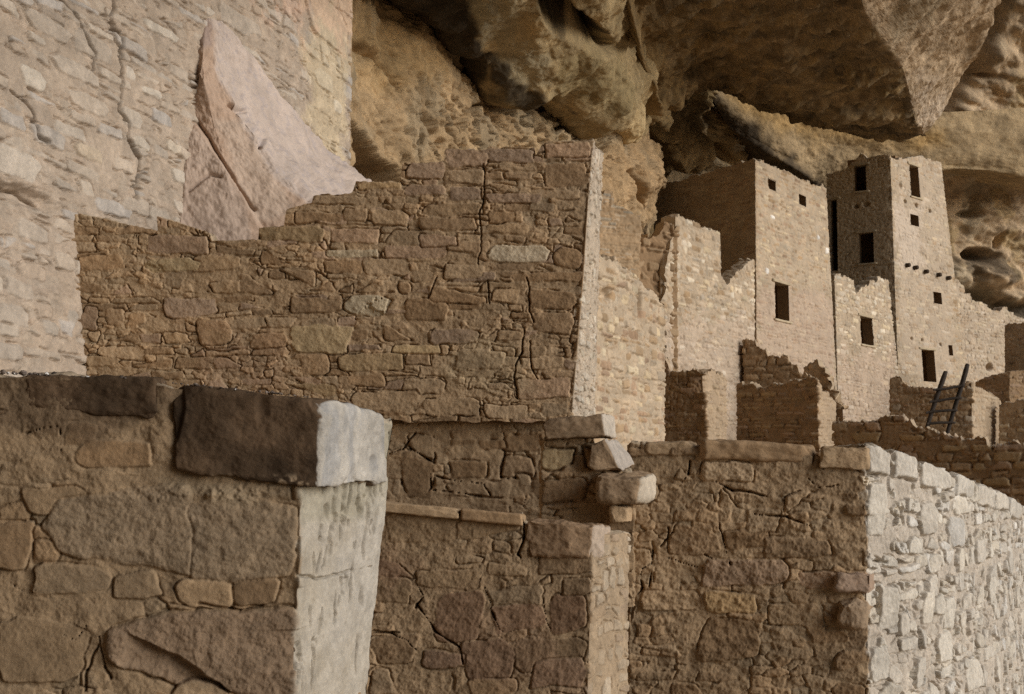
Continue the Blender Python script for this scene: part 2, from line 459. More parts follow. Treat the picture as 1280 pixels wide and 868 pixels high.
        topc = .55 * np.array([.50, .41, .30]) + .45 * s.samp(s.c, np.broadcast_to(u, (kt, nu)), np.broadcast_to(zt - .02, (kt, nu)))  # tops paled in colour to draw the lit upper edge
        tx = pos[-1][None] - n[None] * (tt[:, None] * dmax[None, :])[..., None]
        tz = zt[None] + (.010 + s.topn * .6) * nt_ * np.minimum(1, tt * 6)[:, None] + .008 * np.minimum(1, tt * 8)[:, None] - np.where(is_end, .012, 0)[None]
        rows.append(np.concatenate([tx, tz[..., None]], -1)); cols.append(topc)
        bt = np.array([.985, .75, .5, .25, 0.]) if not s.holes else np.linspace(.985, 0, max(20, nz // 2))
        bz = zbu[None] + (zt - zbu)[None] * bt[:, None]
        bx = xy[None] + ln[None] * (bz - s.zref)[..., None] - n[None] * (dmax[None, :])[..., None] + n[None] * (.02 * fbm(len(bt), nu, 2, max(.1 / s.sp, 1.5), 2, s.seed + 32))[..., None]
        if not np.isscalar(sh): bx = bx + dd[None] * sh[-1][None, :, None]
        rows.append(np.concatenate([bx, bz[..., None]], -1)); cols.append(s.samp(s.c, np.broadcast_to(u, bz.shape), bz))
        rows.append(front[:1]); cols.append(cc[:1])
        V = np.concatenate(rows, 0); K = np.concatenate(cols, 0)
        R = V.shape[0]
        q = grid_quads(R, nu)
        flat = (np.ptp(np.stack([Zg[:-1, :-1], Zg[1:, :-1], Zg[:-1, 1:], Zg[1:, 1:]]), axis=0) < 1e-7) | ((Zg[1:, :-1] - Zg[:-1, :-1] < 1e-7) & (Zg[1:, 1:] - Zg[:-1, 1:] < 1e-7))
        kp = np.ones((R - 1, nu - 1), bool); kp[:nz - 1] = ~flat
        if s.holes:
            uc = (Ug[:-1, :-1] + Ug[:-1, 1:]) / 2; zc = (Zg[:-1, :-1] + Zg[1:, 1:]) / 2
            kill = np.zeros(uc.shape, bool)
            for a, b, c_, d_, *_ in s.holes: kill |= (uc > a) & (uc < b) & (zc > c_) & (zc < d_)
            keep = np.ones((R - 1, nu - 1), bool); keep[:nz - 1] = ~kill
            ub = (u[:-1] + u[1:])[None] / 2; zm = (bz[:-1, :-1] + bz[1:, 1:]) / 2; kb = np.zeros(zm.shape, bool)
            for a, b, c_, d_, *_ in s.holes: kb |= (ub > a - .12) & (ub < b + .12) & (zm > c_ - .12) & (zm < d_ + .12)
            keep[nz + kt:nz + kt + len(bt) - 1] = ~kb
            kp &= keep
        q = q.reshape(R - 1, nu - 1, 4)[kp]
        base_xy, _, _, _ = s.path(np.array([s.L / 2]))
        org = np.array([base_xy[0, 0], base_xy[0, 1], s.zb])
        o = make_obj(name, V, q, mat, K.reshape(-1, 3), origin=org)
        s.o = o
        tag(o, label, cat, group, 'thing')
        for a, b, c_, d_, nm, dep in s.holes: s.tunnel(a, b, c_, d_, nm, dep, mat)
        return o
    def tunnel(s, a, b, c_, d_, nm, dep, mat):
        e = s.sp * .7; N = 8
        u = np.array([a - e, b + e]); rings = []
        for k in range(N):
            t = (0, .12, .25, .33, .34, .5, .75, 1)[k]; ex = 0 if k < 4 else .35
            xy, ln, n, d = s.path(np.array([(a + b) / 2])); n = n[0]; d = d[0]
            ring = []
            for uu, zz in ((a - e - ex, c_ - e - ex), (b + e + ex, c_ - e - ex), (b + e + ex, d_ + e + ex), (a - e - ex, d_ + e + ex)):
                p = s.S(np.array([uu]), np.array([zz]))[0]
                p[:2] -= n * (dep * t - .004)
                ring.append(p)
            ring = np.array(ring)
            dense = []
            for i in range(4):
                for f in np.linspace(0, 1, 9)[:-1]: dense.append(ring[i] * (1 - f) + ring[(i + 1) % 4] * f)
            dense = np.array(dense)
            dense += (0 if k == 0 else 1) * .012 * f3(dense * 9, 2, 4)[:, None] * (dense - dense.mean(0)) / (np.linalg.norm(dense - dense.mean(0), axis=1, keepdims=True))
            rings.append(dense)
        V = np.concatenate(rings + [rings[-1].mean(0)[None]]); m = 32
        q = [(k * m + i, k * m + (i + 1) % m, (k + 1) * m + (i + 1) % m, (k + 1) * m + i) for k in range(N - 1) for i in range(m)]
        tr = [((N - 1) * m + i, (N - 1) * m + (i + 1) % m, N * m) for i in range(m)]
        win = make_obj(nm, V, q, mat, C['brown'] * .9, parent=s.o, tris=tr, smooth=False)
        if d_ - c_ < .55: return
        def slab(part, u0, u1, z0, z1, out, seed):
            K = []
            for off in (out, -.3):
                for uu, zz in ((u0, z0), (u1, z0), (u1, z1), (u0, z1)):
                    n_ = s.path(np.array([(a + b) / 2]))[2][0]
                    p = s.S(np.array([uu]), np.array([zz]))[0]; p[:2] += n_ * off; K.append(p)
            block(part, K, mat, C['light'] * (.9 if part == 'sill' else .8), n=10, rnd=.12, amp=.012, freq=5, seed=seed, parent=win, cuts=4)
        k = int(abs(a * 100)) % 97
        slab('lintel', a - .16, b + .14, d_ + .004, d_ + .085, .035, k)
        if nm == 'window': slab('sill', a - .10, b + .12, c_ - .07, c_ - .004, .05, k + 1)

# ------------------------------------------------------------------ blocks and boulders
def block(name, corners, mat, colf, n=24, rnd=.15, amp=.012, freq=6, seed=0, parent=None, octv=4, chipf=0, cuts=9):
    """corners: 8 points, front (bl, br, tr, tl) then back (bl, br, tr, tl)"""
    K = np.asarray(corners, float)
    idx = {}; V = []; Q = []
    g = np.linspace(-1, 1, n + 1)
    for ax in range(3):
        for sg in (-1, 1):
            ids = np.empty((n + 1, n + 1), int)
            for i in range(n + 1):
                for j in range(n + 1):
                    p = [0, 0, 0]; p[ax] = sg; p[(ax + 1) % 3] = g[i]; p[(ax + 2) % 3] = g[j]
                    k = tuple(round(x, 5) for x in p)
                    if k not in idx: idx[k] = len(V); V.append(p)
                    ids[i, j] = idx[k]
            for i in range(n):
                for j in range(n):
                    f = (ids[i, j], ids[i+1, j], ids[i+1, j+1], ids[i, j+1])
                    Q.append(f if sg > 0 else f[::-1])
    V = np.array(V, float)
    size = np.array([np.linalg.norm(K[1] - K[0]), np.linalg.norm(K[4] - K[0]), np.linalg.norm(K[3] - K[0])])
    r = np.minimum(.95, rnd * size.min() / size * 2)
    inn = np.clip(V, -(1 - r), 1 - r); d = (V - inn) / r
    L = np.linalg.norm(d, axis=1, keepdims=True)
    nrm = d / (L + 1e-9)
    Vr = inn + r * np.where(L > 0, d / np.maximum(L, 1), 0)
    x, y, z = [(Vr[:, i] + 1) / 2 for i in range(3)]
    x, y, z = x[:, None], y[:, None], z[:, None]
    def tri(x, y, z):
        return ((K[0]*(1-x) + K[1]*x)*(1-z) + (K[3]*(1-x) + K[2]*x)*z)*(1-y) + ((K[4]*(1-x) + K[5]*x)*(1-z) + (K[7]*(1-x) + K[6]*x)*z)*y
    W = tri(x, y, z)
    ex, ey, ez = K[1] - K[0], K[4] - K[0], K[3] - K[0]
    N = nrm[:, :1] * ex / np.linalg.norm(ex) + nrm[:, 1:2] * ey / np.linalg.norm(ey) + nrm[:, 2:] * ez / np.linalg.norm(ez)
    N /= np.linalg.norm(N, axis=1, keepdims=True) + 1e-9
    rr = np.random.default_rng(seed + 400); ctr = W.mean(0); ext = np.abs(W - ctr).max(0)
    for _ in range(cuts):
        dr = rr.normal(size=3) * np.array([1, 1, 1]); dr /= np.linalg.norm(dr)
        pr = (W - ctr) @ dr + .004 * f3(W * 30, 2, seed + 8); off = pr.max() - rr.uniform(.04, .16) * size.min()
        W = W - dr * np.maximum(pr - off, 0)[:, None] * .9
    nz = f3(W * freq, octv, seed, .55)
    disp = amp * nz
    if chipf: disp -= chipf * smoothstep(.1, .3, f3(W * freq * .8 + 5, 2, seed + 9))
    W = W + N * disp[:, None]
    col = colf(W, N) if callable(colf) else np.broadcast_to(C[colf] if isinstance(colf, str) else colf, W.shape)
    col = col * (1 + .12 * f3(W * freq * .7, 3, seed + 3))[:, None]
    return make_obj(name, W, Q, mat, col, parent=parent)

def px_block(name, quad, Y, dvec, mat, colf, **kw):
    """quad: pixels (bl, br, tr, tl) of the front at distance Y (one or four values); dvec: vector to the back"""
    Ys = [Y] * 4 if np.isscalar(Y) else Y
    f = np.array([P(a, b, y) for (a, b), y in zip(quad, Ys)])
    dv = np.asarray(dvec, float)
    if dv.ndim == 1: dv = np.tile(dv, (4, 1))
    return block(name, np.vstack([f, f + dv]), mat, colf, **kw)

def cat_rom(A, n, axis):
    A = np.moveaxis(A, axis, 0); m = len(A)
    t = np.linspace(0, m - 1, n); i = np.minimum(t.astype(int), m - 2); f = (t - i)[(...,) + (None,) * (A.ndim - 1)]
    g = lambda k: A[np.clip(i + k, 0, m - 1)]
    p0, p1, p2, p3 = g(-1), g(0), g(1), g(2)
    o = .5 * (2*p1 + (p2 - p0)*f + (2*p0 - 5*p1 + 4*p2 - p3)*f*f + (3*p1 - p0 - 3*p2 + p3)*f**3)
    return np.moveaxis(o, 0, axis)
def lin(A, n, axis):
    A = np.moveaxis(A, axis, 0); m = len(A)
    t = np.linspace(0, m - 1, n); i = np.minimum(t.astype(int), m - 2); f = (t - i)[(...,) + (None,) * (A.ndim - 1)]
    return np.moveaxis(A[i] * (1 - f) + A[i + 1] * f, 0, axis)

def inpoly(px, py, poly):
    poly = np.asarray(poly, float); c = np.zeros(np.shape(px), bool); j = len(poly) - 1
    dmin = np.full(np.shape(px), 1e9)
    for i in range(len(poly)):
        (xi, yi), (xj, yj) = poly[i], poly[j]
        c ^= ((yi > py) != (yj > py)) & (px < (xj - xi) * (py - yi) / (yj - yi + 1e-12) + xi)
        e2 = (xj - xi) ** 2 + (yj - yi) ** 2 + 1e-9
        t = np.clip(((px - xi) * (xj - xi) + (py - yi) * (yj - yi)) / e2, 0, 1)
        dmin = np.minimum(dmin, np.hypot(px - xi - t * (xj - xi), py - yi - t * (yj - yi)))
        j = i
    return np.where(c, dmin, -dmin)

def patch(name, net, R, Cn, mat, colf, amp=.3, freq=.5, seed=0, smooth=(True, True), dispf=None, octv=6, aniso=(1, 1, 1.8), back=None, parent=None, world=False, gain=.5):
    """a rock surface through a net of photograph points (px, py, Y)"""
    A = np.array(net, float)
    G = A if world else P(A[..., 0], A[..., 1], A[..., 2])
    G = (cat_rom if smooth[0] else lin)(G, R, 0); G = (cat_rom if smooth[1] else lin)(G, Cn, 1)
    du = np.gradient(G, axis=1); dv = np.gradient(G, axis=0)
    N = np.cross(dv, du); N /= np.linalg.norm(N, axis=-1, keepdims=True) + 1e-9
    toc = np.array([0, 0, CAMZ]) - G
    sgn = np.sign((N * toc).sum(-1).mean()); N *= sgn
    px, py = proj(G)
    an = np.array(aniso)
    d = amp * f3(G * freq * an, octv, seed, gain)
    if dispf is not None: d = d + dispf(G, px, py, N)
    V = G + N * d[..., None]
    col = colf(G, px, py, N, d)
    q = grid_quads(R, Cn)
    if back is not None:
        # close the body: the same sheet set back
        b = V + np.asarray(back); n0 = R * Cn
        Vall = np.concatenate([V.reshape(-1, 3), b.reshape(-1, 3)]); colall = np.concatenate([col.reshape(-1, 3)] * 2)
        q2 = grid_quads(R, Cn, n0)[:, ::-1]
        i = np.arange(R * Cn).reshape(R, Cn); edge = []
        for e in (i[0], i[:, -1], i[-1][::-1], i[:, 0][::-1]):
            edge.append(np.stack([e[:-1], e[:-1] + n0, e[1:] + n0, e[1:]], -1))
        q = np.concatenate([q, q2] + edge)
        return make_obj(name, Vall, q, mat, colall, parent=parent)
    return make_obj(name, V, q, mat, col.reshape(-1, 3), parent=parent)

# ================================================================== SETTING: ground
def ground():
    xs = np.concatenate([np.linspace(-400, -30, 12)[:-1], np.linspace(-30, 40, 90), np.linspace(40, 400, 12)[1:]])
    ys = np.concatenate([np.linspace(-400, -20, 10)[:-1], np.linspace(-20, 60, 100), np.linspace(60, 400, 10)[1:]])
    X, Y = np.meshgrid(xs, ys)
    Z = ground_z(X, Y) + .06 * f3(np.stack([X, Y, 0 * X], -1) * .8, 4, 3)
    Z = Z - np.clip(X - 16, 0, 60) * .25          # the canyon side falls away
    o = make_obj('ground', np.stack([X, Y, Z], -1), grid_quads(len(ys), len(xs)), M_GROUND, origin=np.zeros(3))
    tag(o, 'bare packed earth on the floor of the rock alcove', None, None, 'structure')
ground()

# ================================================================== CLIFF AND OVERHANG
tanc, brn, yel = np.array([.42, .30, .18]), np.array([.30, .20, .11]), np.array([.46, .32, .13])
soot, gry, olv = np.array([.05, .038, .026]), np.array([.36, .31, .22]), np.array([.30, .235, .125])
def mixc(c, w, k): return c * (1 - w[..., None]) + np.asarray(k) * w[..., None]
def softpoly(px, py, G, poly, soft=14, seed=0, wob=16, fr=.9):
    return smoothstep(-soft, soft, inpoly(px, py, poly) + wob * f3(G * fr, 4, seed + 50, .6))

def k1_disp(G, px, py, N):
    pm = smoothstep(-20, 30, inpoly(px, py, [(520, 150), (600, 95), (690, 120), (770, 165), (775, 200), (640, 215), (540, 210), (500, 190)])) * .9 + .25 * smoothstep(0, 40, inpoly(px, py, [(440, 0), (480, 30), (640, 110), (700, 200), (440, 240)]))
    a = np.array([7., 7., 10.])
    pit = smoothstep(.18, .42, f3(G * a, 2, 71, .6) + .35 * f3(G * 1.1, 2, 75))
    d = -.38 * pit * pm
    g = smoothstep(-3, 12, inpoly(px, py, [(425, 150), (440, 168), (462, 190), (497, 214), (508, 240), (425, 260)]) + 5 * f3(G * 1.2, 3, 77))
    d -= 6.0 * g
    for pts, w, dp in (([(560, 62), (620, 112), (690, 150), (760, 186)], 3.0, .35), ([(455, 55), (480, 75), (500, 105)], 4, .3), ([(640, 118), (670, 140), (730, 168)], 3, .4),
                       ([(770, 60), (785, 150), (800, 220)], 3, .3), ([(790, 215), (797, 240), (803, 262)], 3, .7), ([(745, 190), (738, 215), (732, 235)], 2.5, .3)):
        best = np.full(px.shape, 1e9)
        for (x0, y0), (x1, y1) in zip(pts[:-1], pts[1:]):
            t = np.clip(((px - x0) * (x1 - x0) + (py - y0) * (y1 - y0)) / ((x1 - x0) ** 2 + (y1 - y0) ** 2), 0, 1)
            best = np.minimum(best, np.hypot(px - x0 - t * (x1 - x0), py - y0 - t * (y1 - y0)))
        d -= dp * np.exp(-(best / w) ** 2)
    return d
def k1_col(G, px, py, N, d):
    c = np.broadcast_to(np.array([.43, .305, .175]), G.shape) * (1 + .18 * f3(G * .6, 4, 21))[..., None]
    c = mixc(c, softpoly(px, py, G, [(440, -60), (500, 0), (560, 50), (560, 90), (480, 110), (440, 60)], 20, 1) * .75, [.46, .31, .15])
    c = mixc(c, softpoly(px, py, G, [(640, 120), (700, 140), (760, 175), (700, 190), (650, 160)], 12, 2) * .6, [.47, .38, .25])
    c = mixc(c, smoothstep(.2, .6, f3(G * 1.1, 4, 23)) * .35, gry)
    c = mixc(c, softpoly(px, py, G, [(750, 190), (800, 185), (830, 225), (800, 300), (750, 300)], 10, 4) * .5, [.46, .31, .17])
    return c
tops = [(380, -140, 15.0), (430, -70, 17.2), (490, 0, 19.5), (560, 46, 21.5), (612, 90, 23.5), (660, 116, 25.5), (720, 145, 27.5), (770, 168, 29.5), (805, 185, 31.5), (822, 205, 34), (824, 215, 38)]
net = [[(x, y - 30, Y + .6) for x, y, Y in tops], tops,
       [(x + (4 if x > 800 else 0), y + max(20, (200 - y) * .5), Y - .3 + (0.5 if x > 815 else 0)) for x, y, Y in tops],
       [(x + (2 if 790 < x < 830 else 0), 222, Y - .6) for x, y, Y in tops],
       [(x - (16 if x > 800 else 0), 290, Y - .6) for x, y, Y in tops],
       [(x - (24 if x > 800 else 0), 400, Y + 2.0) for x, y, Y in tops],
       [(x - (24 if x > 800 else 0), 680, Y + 3.0) for x, y, Y in tops]]
K1 = patch('cliff', net, 420, 520, M_CLIFF, k1_col, amp=.22, freq=.55, seed=5, dispf=k1_disp, aniso=(1, 1, 1.8), gain=.6)
tag(K1, 'pitted tan cliff face rising behind the long stepped wall', None, None, 'structure')

# rock layer hanging over the pitted face
def k2_col(G, px, py, N, d):
    c = np.broadcast_to(np.array([.43, .325, .18]), G.shape) * (1 + .3 * f3(G * .7, 4, 31))[..., None]
    c = mixc(c, softpoly(px, py, G, [(570, -40), (640, -40), (650, 40), (700, 90), (650, 100), (600, 70), (565, 20)], 10, 5, 14) * .7, [.40, .35, .24])
    c = mixc(c, softpoly(px, py, G, [(590, 0), (620, 10), (625, 60), (600, 60)], 6, 6, 12, 2) * .6, [.5, .46, .34])
    c = mixc(c, softpoly(px, py, G, [(700, 60), (770, 70), (790, 110), (770, 140), (720, 120), (690, 90)], 10, 7, 10) * .5, [.30, .235, .12])
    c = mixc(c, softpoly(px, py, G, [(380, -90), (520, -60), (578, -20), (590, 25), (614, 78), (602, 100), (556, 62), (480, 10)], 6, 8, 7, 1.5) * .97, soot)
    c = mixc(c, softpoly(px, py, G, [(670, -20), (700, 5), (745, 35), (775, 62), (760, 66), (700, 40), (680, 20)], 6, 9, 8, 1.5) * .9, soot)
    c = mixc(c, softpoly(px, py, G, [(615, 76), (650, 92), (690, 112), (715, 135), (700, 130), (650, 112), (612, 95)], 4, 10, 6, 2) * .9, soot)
    return c
def k2_disp(G, px, py, N):
    d = .28 * np.abs(n3(G * np.array([.32, .32, .6]) + 3.3, 91)) + .20 * np.abs(n3(G * np.array([.8, .8, 1.4]), 92)) + .10 * np.abs(n3(G * 2.2, 93)) - .18
    d = d + .25 * smoothstep(-24, 26, inpoly(px, py, [(655, 110), (690, 60), (750, 66), (800, 100), (800, 160), (760, 150), (720, 140)]))
    d = d - .8 * smoothstep(-6, 8, inpoly(px, py, [(675, -20), (700, 0), (745, 33), (775, 62), (755, 66), (700, 42), (680, 20)]))
    return d
e2 = [(400, -100, 14.2), (440, -52, 15.8), (490, -1, 18.2), (560, 45, 20.2), (610, 90, 22.2), (655, 117, 24.2), (716, 147, 26.2), (762, 164, 28.2), (796, 172, 30.0), (806, 150, 31.5)]
e2.append((832, 150, 36.0))
net = [[(x + 4, y + 6, Y + 2.2) for x, y, Y in e2], e2,
       [(x + 26 - max(0, x - 740) * .35, y - 40, Y - 1.4) for x, y, Y in e2],
       [(x + 45 - max(0, x - 700) * .55, y - 95, Y - 3.4) for x, y, Y in e2],
       [(x + 60 - max(0, x - 680) * .62, y - 190, Y - 7.0) for x, y, Y in e2],
       [(x + 70 - max(0, x - 680) * .66, y - 330, Y - 9.5) for x, y, Y in e2]]
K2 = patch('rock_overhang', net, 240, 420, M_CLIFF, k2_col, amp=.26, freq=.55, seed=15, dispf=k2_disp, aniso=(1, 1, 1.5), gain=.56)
tag(K2, 'olive and soot-black rock layer hanging over the pitted cliff', None, None, 'structure')

# great soot-black ceiling block with a pale broken end
def k3_col(G, px, py, N, d):
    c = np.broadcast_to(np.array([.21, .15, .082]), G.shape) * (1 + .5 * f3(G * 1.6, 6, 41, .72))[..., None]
    c = mixc(c, smoothstep(.1, .55, f3(G * 2.6, 5, 42, .65)) * .55, [.31, .215, .10])
    c = mixc(c, softpoly(px, py, G, [(780, -40), (806, 0), (830, 60), (850, 110), (805, 150), (790, 60)], 14, 11, 14) * .6, [.30, .20, .09])
    edge = [(1030, -90), (1070, -10), (1085, 22), (1130, 86), (1143, 136), (1153, 168), (1200, 140), (1275, 10), (1290, -90)]
    c = mixc(c, softpoly(px, py, G, edge, 4, 12, 5, 2), np.array([.51, .385, .255]) )
    c = mixc(c, softpoly(px, py, G, [(1120, 120), (1150, 95), (1190, 100), (1160, 160)], 12, 13, 14) * .5, [.55, .46, .37])
    c = mixc(c, softpoly(px, py, G, [(1150, -40), (1220, -40), (1170, 30), (1120, 60), (1105, 40)], 10, 14, 12) * .5, [.29, .24, .16])
    return c
net = [[(745, -270, 14.5), (850, -270, 15), (950, -270, 16), (1000, -260, 16.5), (1010, -250, 16.5), (1180, -260, 21), (1300, -250, 25)],
       [(765, -110, 19), (870, -110, 20), (980, -110, 21.5), (1030, -100, 22), (1045, -90, 22), (1180, -90, 26.5), (1275, -80, 30)],
       [(772, 0, 24), (880, 0, 26), (1000, 10, 28), (1060, 16, 29), (1085, 20, 29), (1180, 20, 32), (1250, 10, 34)],
       [(783, 60, 28), (870, 50, 30), (970, 70, 32), (1060, 80, 33.5), (1128, 85, 34), (1185, 70, 36), (1222, 65, 37)],
       [(793, 112, 31), (870, 80, 33), (960, 110, 35), (1060, 130, 36.5), (1142, 135, 37.5), (1165, 130, 38.3), (1190, 122, 39)],
       [(799, 150, 33), (882, 97, 35), (960, 131, 37), (1060, 158, 38.5), (1151, 167, 39.5), (1154, 168, 39.6), (1158, 166, 39.8)],
       [(830, 130, 40), (885, 90, 42), (960, 122, 44), (1060, 148, 45), (1150, 158, 45), (1154, 159, 45), (1158, 158, 45)]]
def k3_disp(G, px, py, N):
    lit = smoothstep(5, -25, inpoly(px, py, [(1030, -90), (1070, -10), (1085, 22), (1130, 86), (1143, 136), (1153, 168), (1200, 140), (1275, 10), (1290, -90)]))
    fold = (.25 * np.abs(n3(G * np.array([.25, .3, .3]) + 7.7, 94)) + .26 * np.abs(n3(G * np.array([.7, .8, .8]), 95)) + .16 * np.abs(n3(G * 2.0, 96)) - .2) * (.25 + .75 * lit)
    best = np.full(px.shape, 1e9)
    pts = [(770, -60), (783, 0), (792, 40), (800, 85), (806, 130)]
    for (x0, y0), (x1, y1) in zip(pts[:-1], pts[1:]):
        t = np.clip(((px - x0) * (x1 - x0) + (py - y0) * (y1 - y0)) / ((x1 - x0) ** 2 + (y1 - y0) ** 2), 0, 1)
        best = np.minimum(best, np.hypot(px - x0 - t * (x1 - x0), py - y0 - t * (y1 - y0)))
    return fold + .5 * np.exp(-(best / 6) ** 2) + .16 * np.abs(f3(G * 1.8, 3, 44)) * smoothstep(5, -25, inpoly(px, py, [(1030, -90), (1070, -10), (1085, 22), (1130, 86), (1143, 136), (1153, 168), (1200, 140), (1275, 10), (1290, -90)]))
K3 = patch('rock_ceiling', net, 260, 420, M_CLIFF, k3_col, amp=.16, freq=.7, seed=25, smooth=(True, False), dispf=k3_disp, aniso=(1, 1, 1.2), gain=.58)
tag(K3, 'soot-darkened ceiling block with a pale broken end above the tower', None, None, 'structure')

# ochre ledge under the block and the dark cave
def k5_col(G, px, py, N, d):
    c = np.broadcast_to(np.array([.42, .31, .18]), G.shape) * (1 + .12 * f3(G * .6, 4, 51))[..., None]
    c = mixc(c, softpoly(px, py, G, [(890, 85), (905, 92), (980, 128), (1075, 158), (1175, 165), (1180, 178), (1080, 184), (980, 165), (910, 130)], 14, 15, 10) * .6, [.42, .26, .09])
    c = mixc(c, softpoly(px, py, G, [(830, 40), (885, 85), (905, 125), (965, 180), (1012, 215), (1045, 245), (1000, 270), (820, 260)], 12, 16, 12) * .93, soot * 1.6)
    return c
net = [[(850, 60, 43), (940, 90, 45), (1050, 130, 47), (1180, 140, 50), (1330, 130, 52)],
       [(880, 105, 43.5), (965, 150, 46), (1060, 178, 48.5), (1180, 178, 50.5), (1330, 172, 52)],
       [(905, 150, 45), (985, 195, 47), (1055, 215, 49.5), (1180, 205, 51.0), (1330, 215, 52)],
       [(930, 180, 46.5), (1000, 220, 48), (1050, 243, 51), (1180, 214, 51.6), (1330, 232, 53)],
       [(930, 215, 52), (1000, 250, 53), (1050, 262, 55), (1180, 226, 56), (1330, 246, 57)]]
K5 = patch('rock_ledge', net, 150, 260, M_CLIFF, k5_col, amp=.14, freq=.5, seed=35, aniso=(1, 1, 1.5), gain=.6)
tag(K5, 'smooth ochre rock ledge running under the dark ceiling block', None, None, 'structure')

def k6_col(G, px, py, N, d):
    c = np.broadcast_to(np.array([.50, .375, .245]), G.shape) * (1 + .22 * f3(G * .5, 5, 61))[..., None]
    c = mixc(c, smoothstep(.0, .5, f3(G * .8, 4, 62)) * .5, gry)
    c = mixc(c, smoothstep(.25, .6, f3(G * .7 + 9, 4, 63)) * .6, [.45, .33, .17])
    for pl in ([(1205, 312), (1250, 312), (1262, 345), (1215, 345), (1200, 330)], [(1200, 355), (1250, 372), (1290, 380), (1290, 420), (1200, 400)]):
        c = mixc(c, softpoly(px, py, G, pl, 8, 17, 12, 1.2) * .75, soot * 1.5)  # shade of the hollows painted in with the dark tone
    return c
def k6_disp(G, px, py, N):
    d = .6 * np.abs(f3(G * np.array([.35, .35, .9]), 4, 66)) + .25 * np.abs(n3(G * np.array([.6, .6, 1.8]), 99)) - .2
    for cx_, cy_, rx, ry, dp in ((1228, 320, 20, 9, 1.6), (1225, 372, 26, 10, 1.8), (1262, 385, 24, 10, 1.5), (1210, 268, 14, 5, .8), (1253, 300, 4, 10, .8), (1215, 82, 9, 20, 1.2), (1232, 96, 16, 4, .7), (1250, 160, 8, 10, .8), (1215, 150, 22, 4, .9), (1190, 148, 18, 3, .6)):
        d -= dp * np.exp(-(((px - cx_) / rx) ** 2 + ((py - cy_) / ry) ** 2) ** 1.5)
    best = np.full(px.shape, 1e9); pts = [(1268, -40), (1250, 0), (1240, 30), (1222, 66), (1190, 122), (1160, 160)]
    for (x0, y0), (x1, y1) in zip(pts[:-1], pts[1:]):
        t = np.clip(((px - x0) * (x1 - x0) + (py - y0) * (y1 - y0)) / ((x1 - x0) ** 2 + (y1 - y0) ** 2), 0, 1)
        best = np.minimum(best, np.hypot(px - x0 - t * (x1 - x0), py - y0 - t * (y1 - y0)))
    d -= 2.5 * np.exp(-(best / 9) ** 2)
    return d
net = [[(1120, -140, 46), (1240, -140, 44), (1320, -140, 42), (1450, -140, 40)],
       [(1120, 0, 48), (1240, 0, 47), (1320, 0, 46), (1450, 0, 45)],
       [(1120, 120, 50), (1240, 120, 49.5), (1320, 120, 49.2), (1450, 120, 49)],
       [(1120, 180, 51), (1240, 180, 50.5), (1320, 180, 50.5), (1450, 180, 51)],
       [(1120, 214, 51.3), (1240, 222, 51), (1320, 226, 51), (1450, 226, 51.5)],
       [(1120, 234, 53.4), (1240, 243, 53.0), (1320, 245, 53.2), (1450, 245, 53.6)],
       [(1120, 300, 54.2), (1240, 300, 53.4), (1320, 300, 53.4), (1450, 300, 53.8)],
       [(1120, 360, 54.6), (1240, 360, 53.8), (1320, 360, 53.6), (1450, 360, 54)],
       [(1120, 460, 55), (1240, 460, 54), (1320, 460, 54), (1450, 460, 54)]]
net = [[(x, y, Y + (x - 1120) * .022 + 1) for x, y, Y in r + [(1800, r[-1][1], r[-1][2] - 4)]] for r in net]
K6 = patch('cliff', net, 320, 270, M_CLIFF, k6_col, amp=.35, freq=.4, seed=45, dispf=k6_disp, aniso=(1, 1, 2.2), gain=.58)
tag(K6, 'banded buff cliff with dark hollows to the right of the tall tower', None, None, 'structure')

def k7_col(G, px, py, N, d):
    c = np.broadcast_to(np.array([.33, .24, .13]), G.shape) * (1 + .5 * f3(G * 1.2, 6, 81, .7))[..., None]
    c = mixc(c, softpoly(px, py, G, [(806, 140), (835, 155), (880, 185), (890, 205), (865, 205), (820, 170)], 6, 18, 8, 1.3) * .8, [.40, .28, .14])
    c = mixc(c, softpoly(px, py, G, [(860, 175), (880, 180), (885, 215), (870, 212)], 4, 19, 6, 1.5) * .8, [.47, .38, .25])
    c = mixc(c, softpoly(px, py, G, [(805, 90), (850, 90), (885, 110), (890, 130), (840, 125), (808, 115)], 8, 20, 10) * .7, [.34, .25, .12])
    return c
def k7_disp(G, px, py, N):
    d0 = .5 * np.abs(n3(G * .5 + 1.7, 97)) + .3 * np.abs(n3(G * 1.3, 98)) - .25
    d = d0 + .3 * np.abs(f3(G * 1.2, 4, 86))
    d += .8 * smoothstep(-8, 8, inpoly(px, py, [(806, 140), (835, 150), (880, 185), (890, 215), (865, 205), (820, 175)]))
    d -= 1.5 * np.exp(-(((px - 893) / 8) ** 2 + ((py - 188) / 9) ** 2) ** 2)
    d -= 1.2 * np.exp(-(((px - 905) / 16) ** 2 + ((py - 125) / 12) ** 2) ** 2)
    return d
net = [[(760, 60, 36), (830, 60, 38), (900, 70, 42), (980, 120, 50), (1090, 160, 56)],
       [(780, 120, 39), (830, 120, 40), (900, 120, 45), (980, 170, 52), (1090, 200, 58)],
       [(780, 170, 41), (840, 170, 42), (900, 175, 46.5), (980, 210, 54), (1090, 240, 59)],
       [(780, 230, 43), (840, 225, 44.5), (900, 225, 48), (980, 250, 55), (1090, 280, 59)],
       [(780, 420, 44), (840, 420, 46), (900, 420, 50), (980, 420, 56), (1090, 420, 59)]]
K7 = patch('cave_wall', net, 220, 260, M_CLIFF, k7_col, amp=.45, freq=.6, seed=55, dispf=k7_disp, gain=.6)
tag(K7, 'rough smoke-darkened back of the cave above the square house', None, None, 'structure')

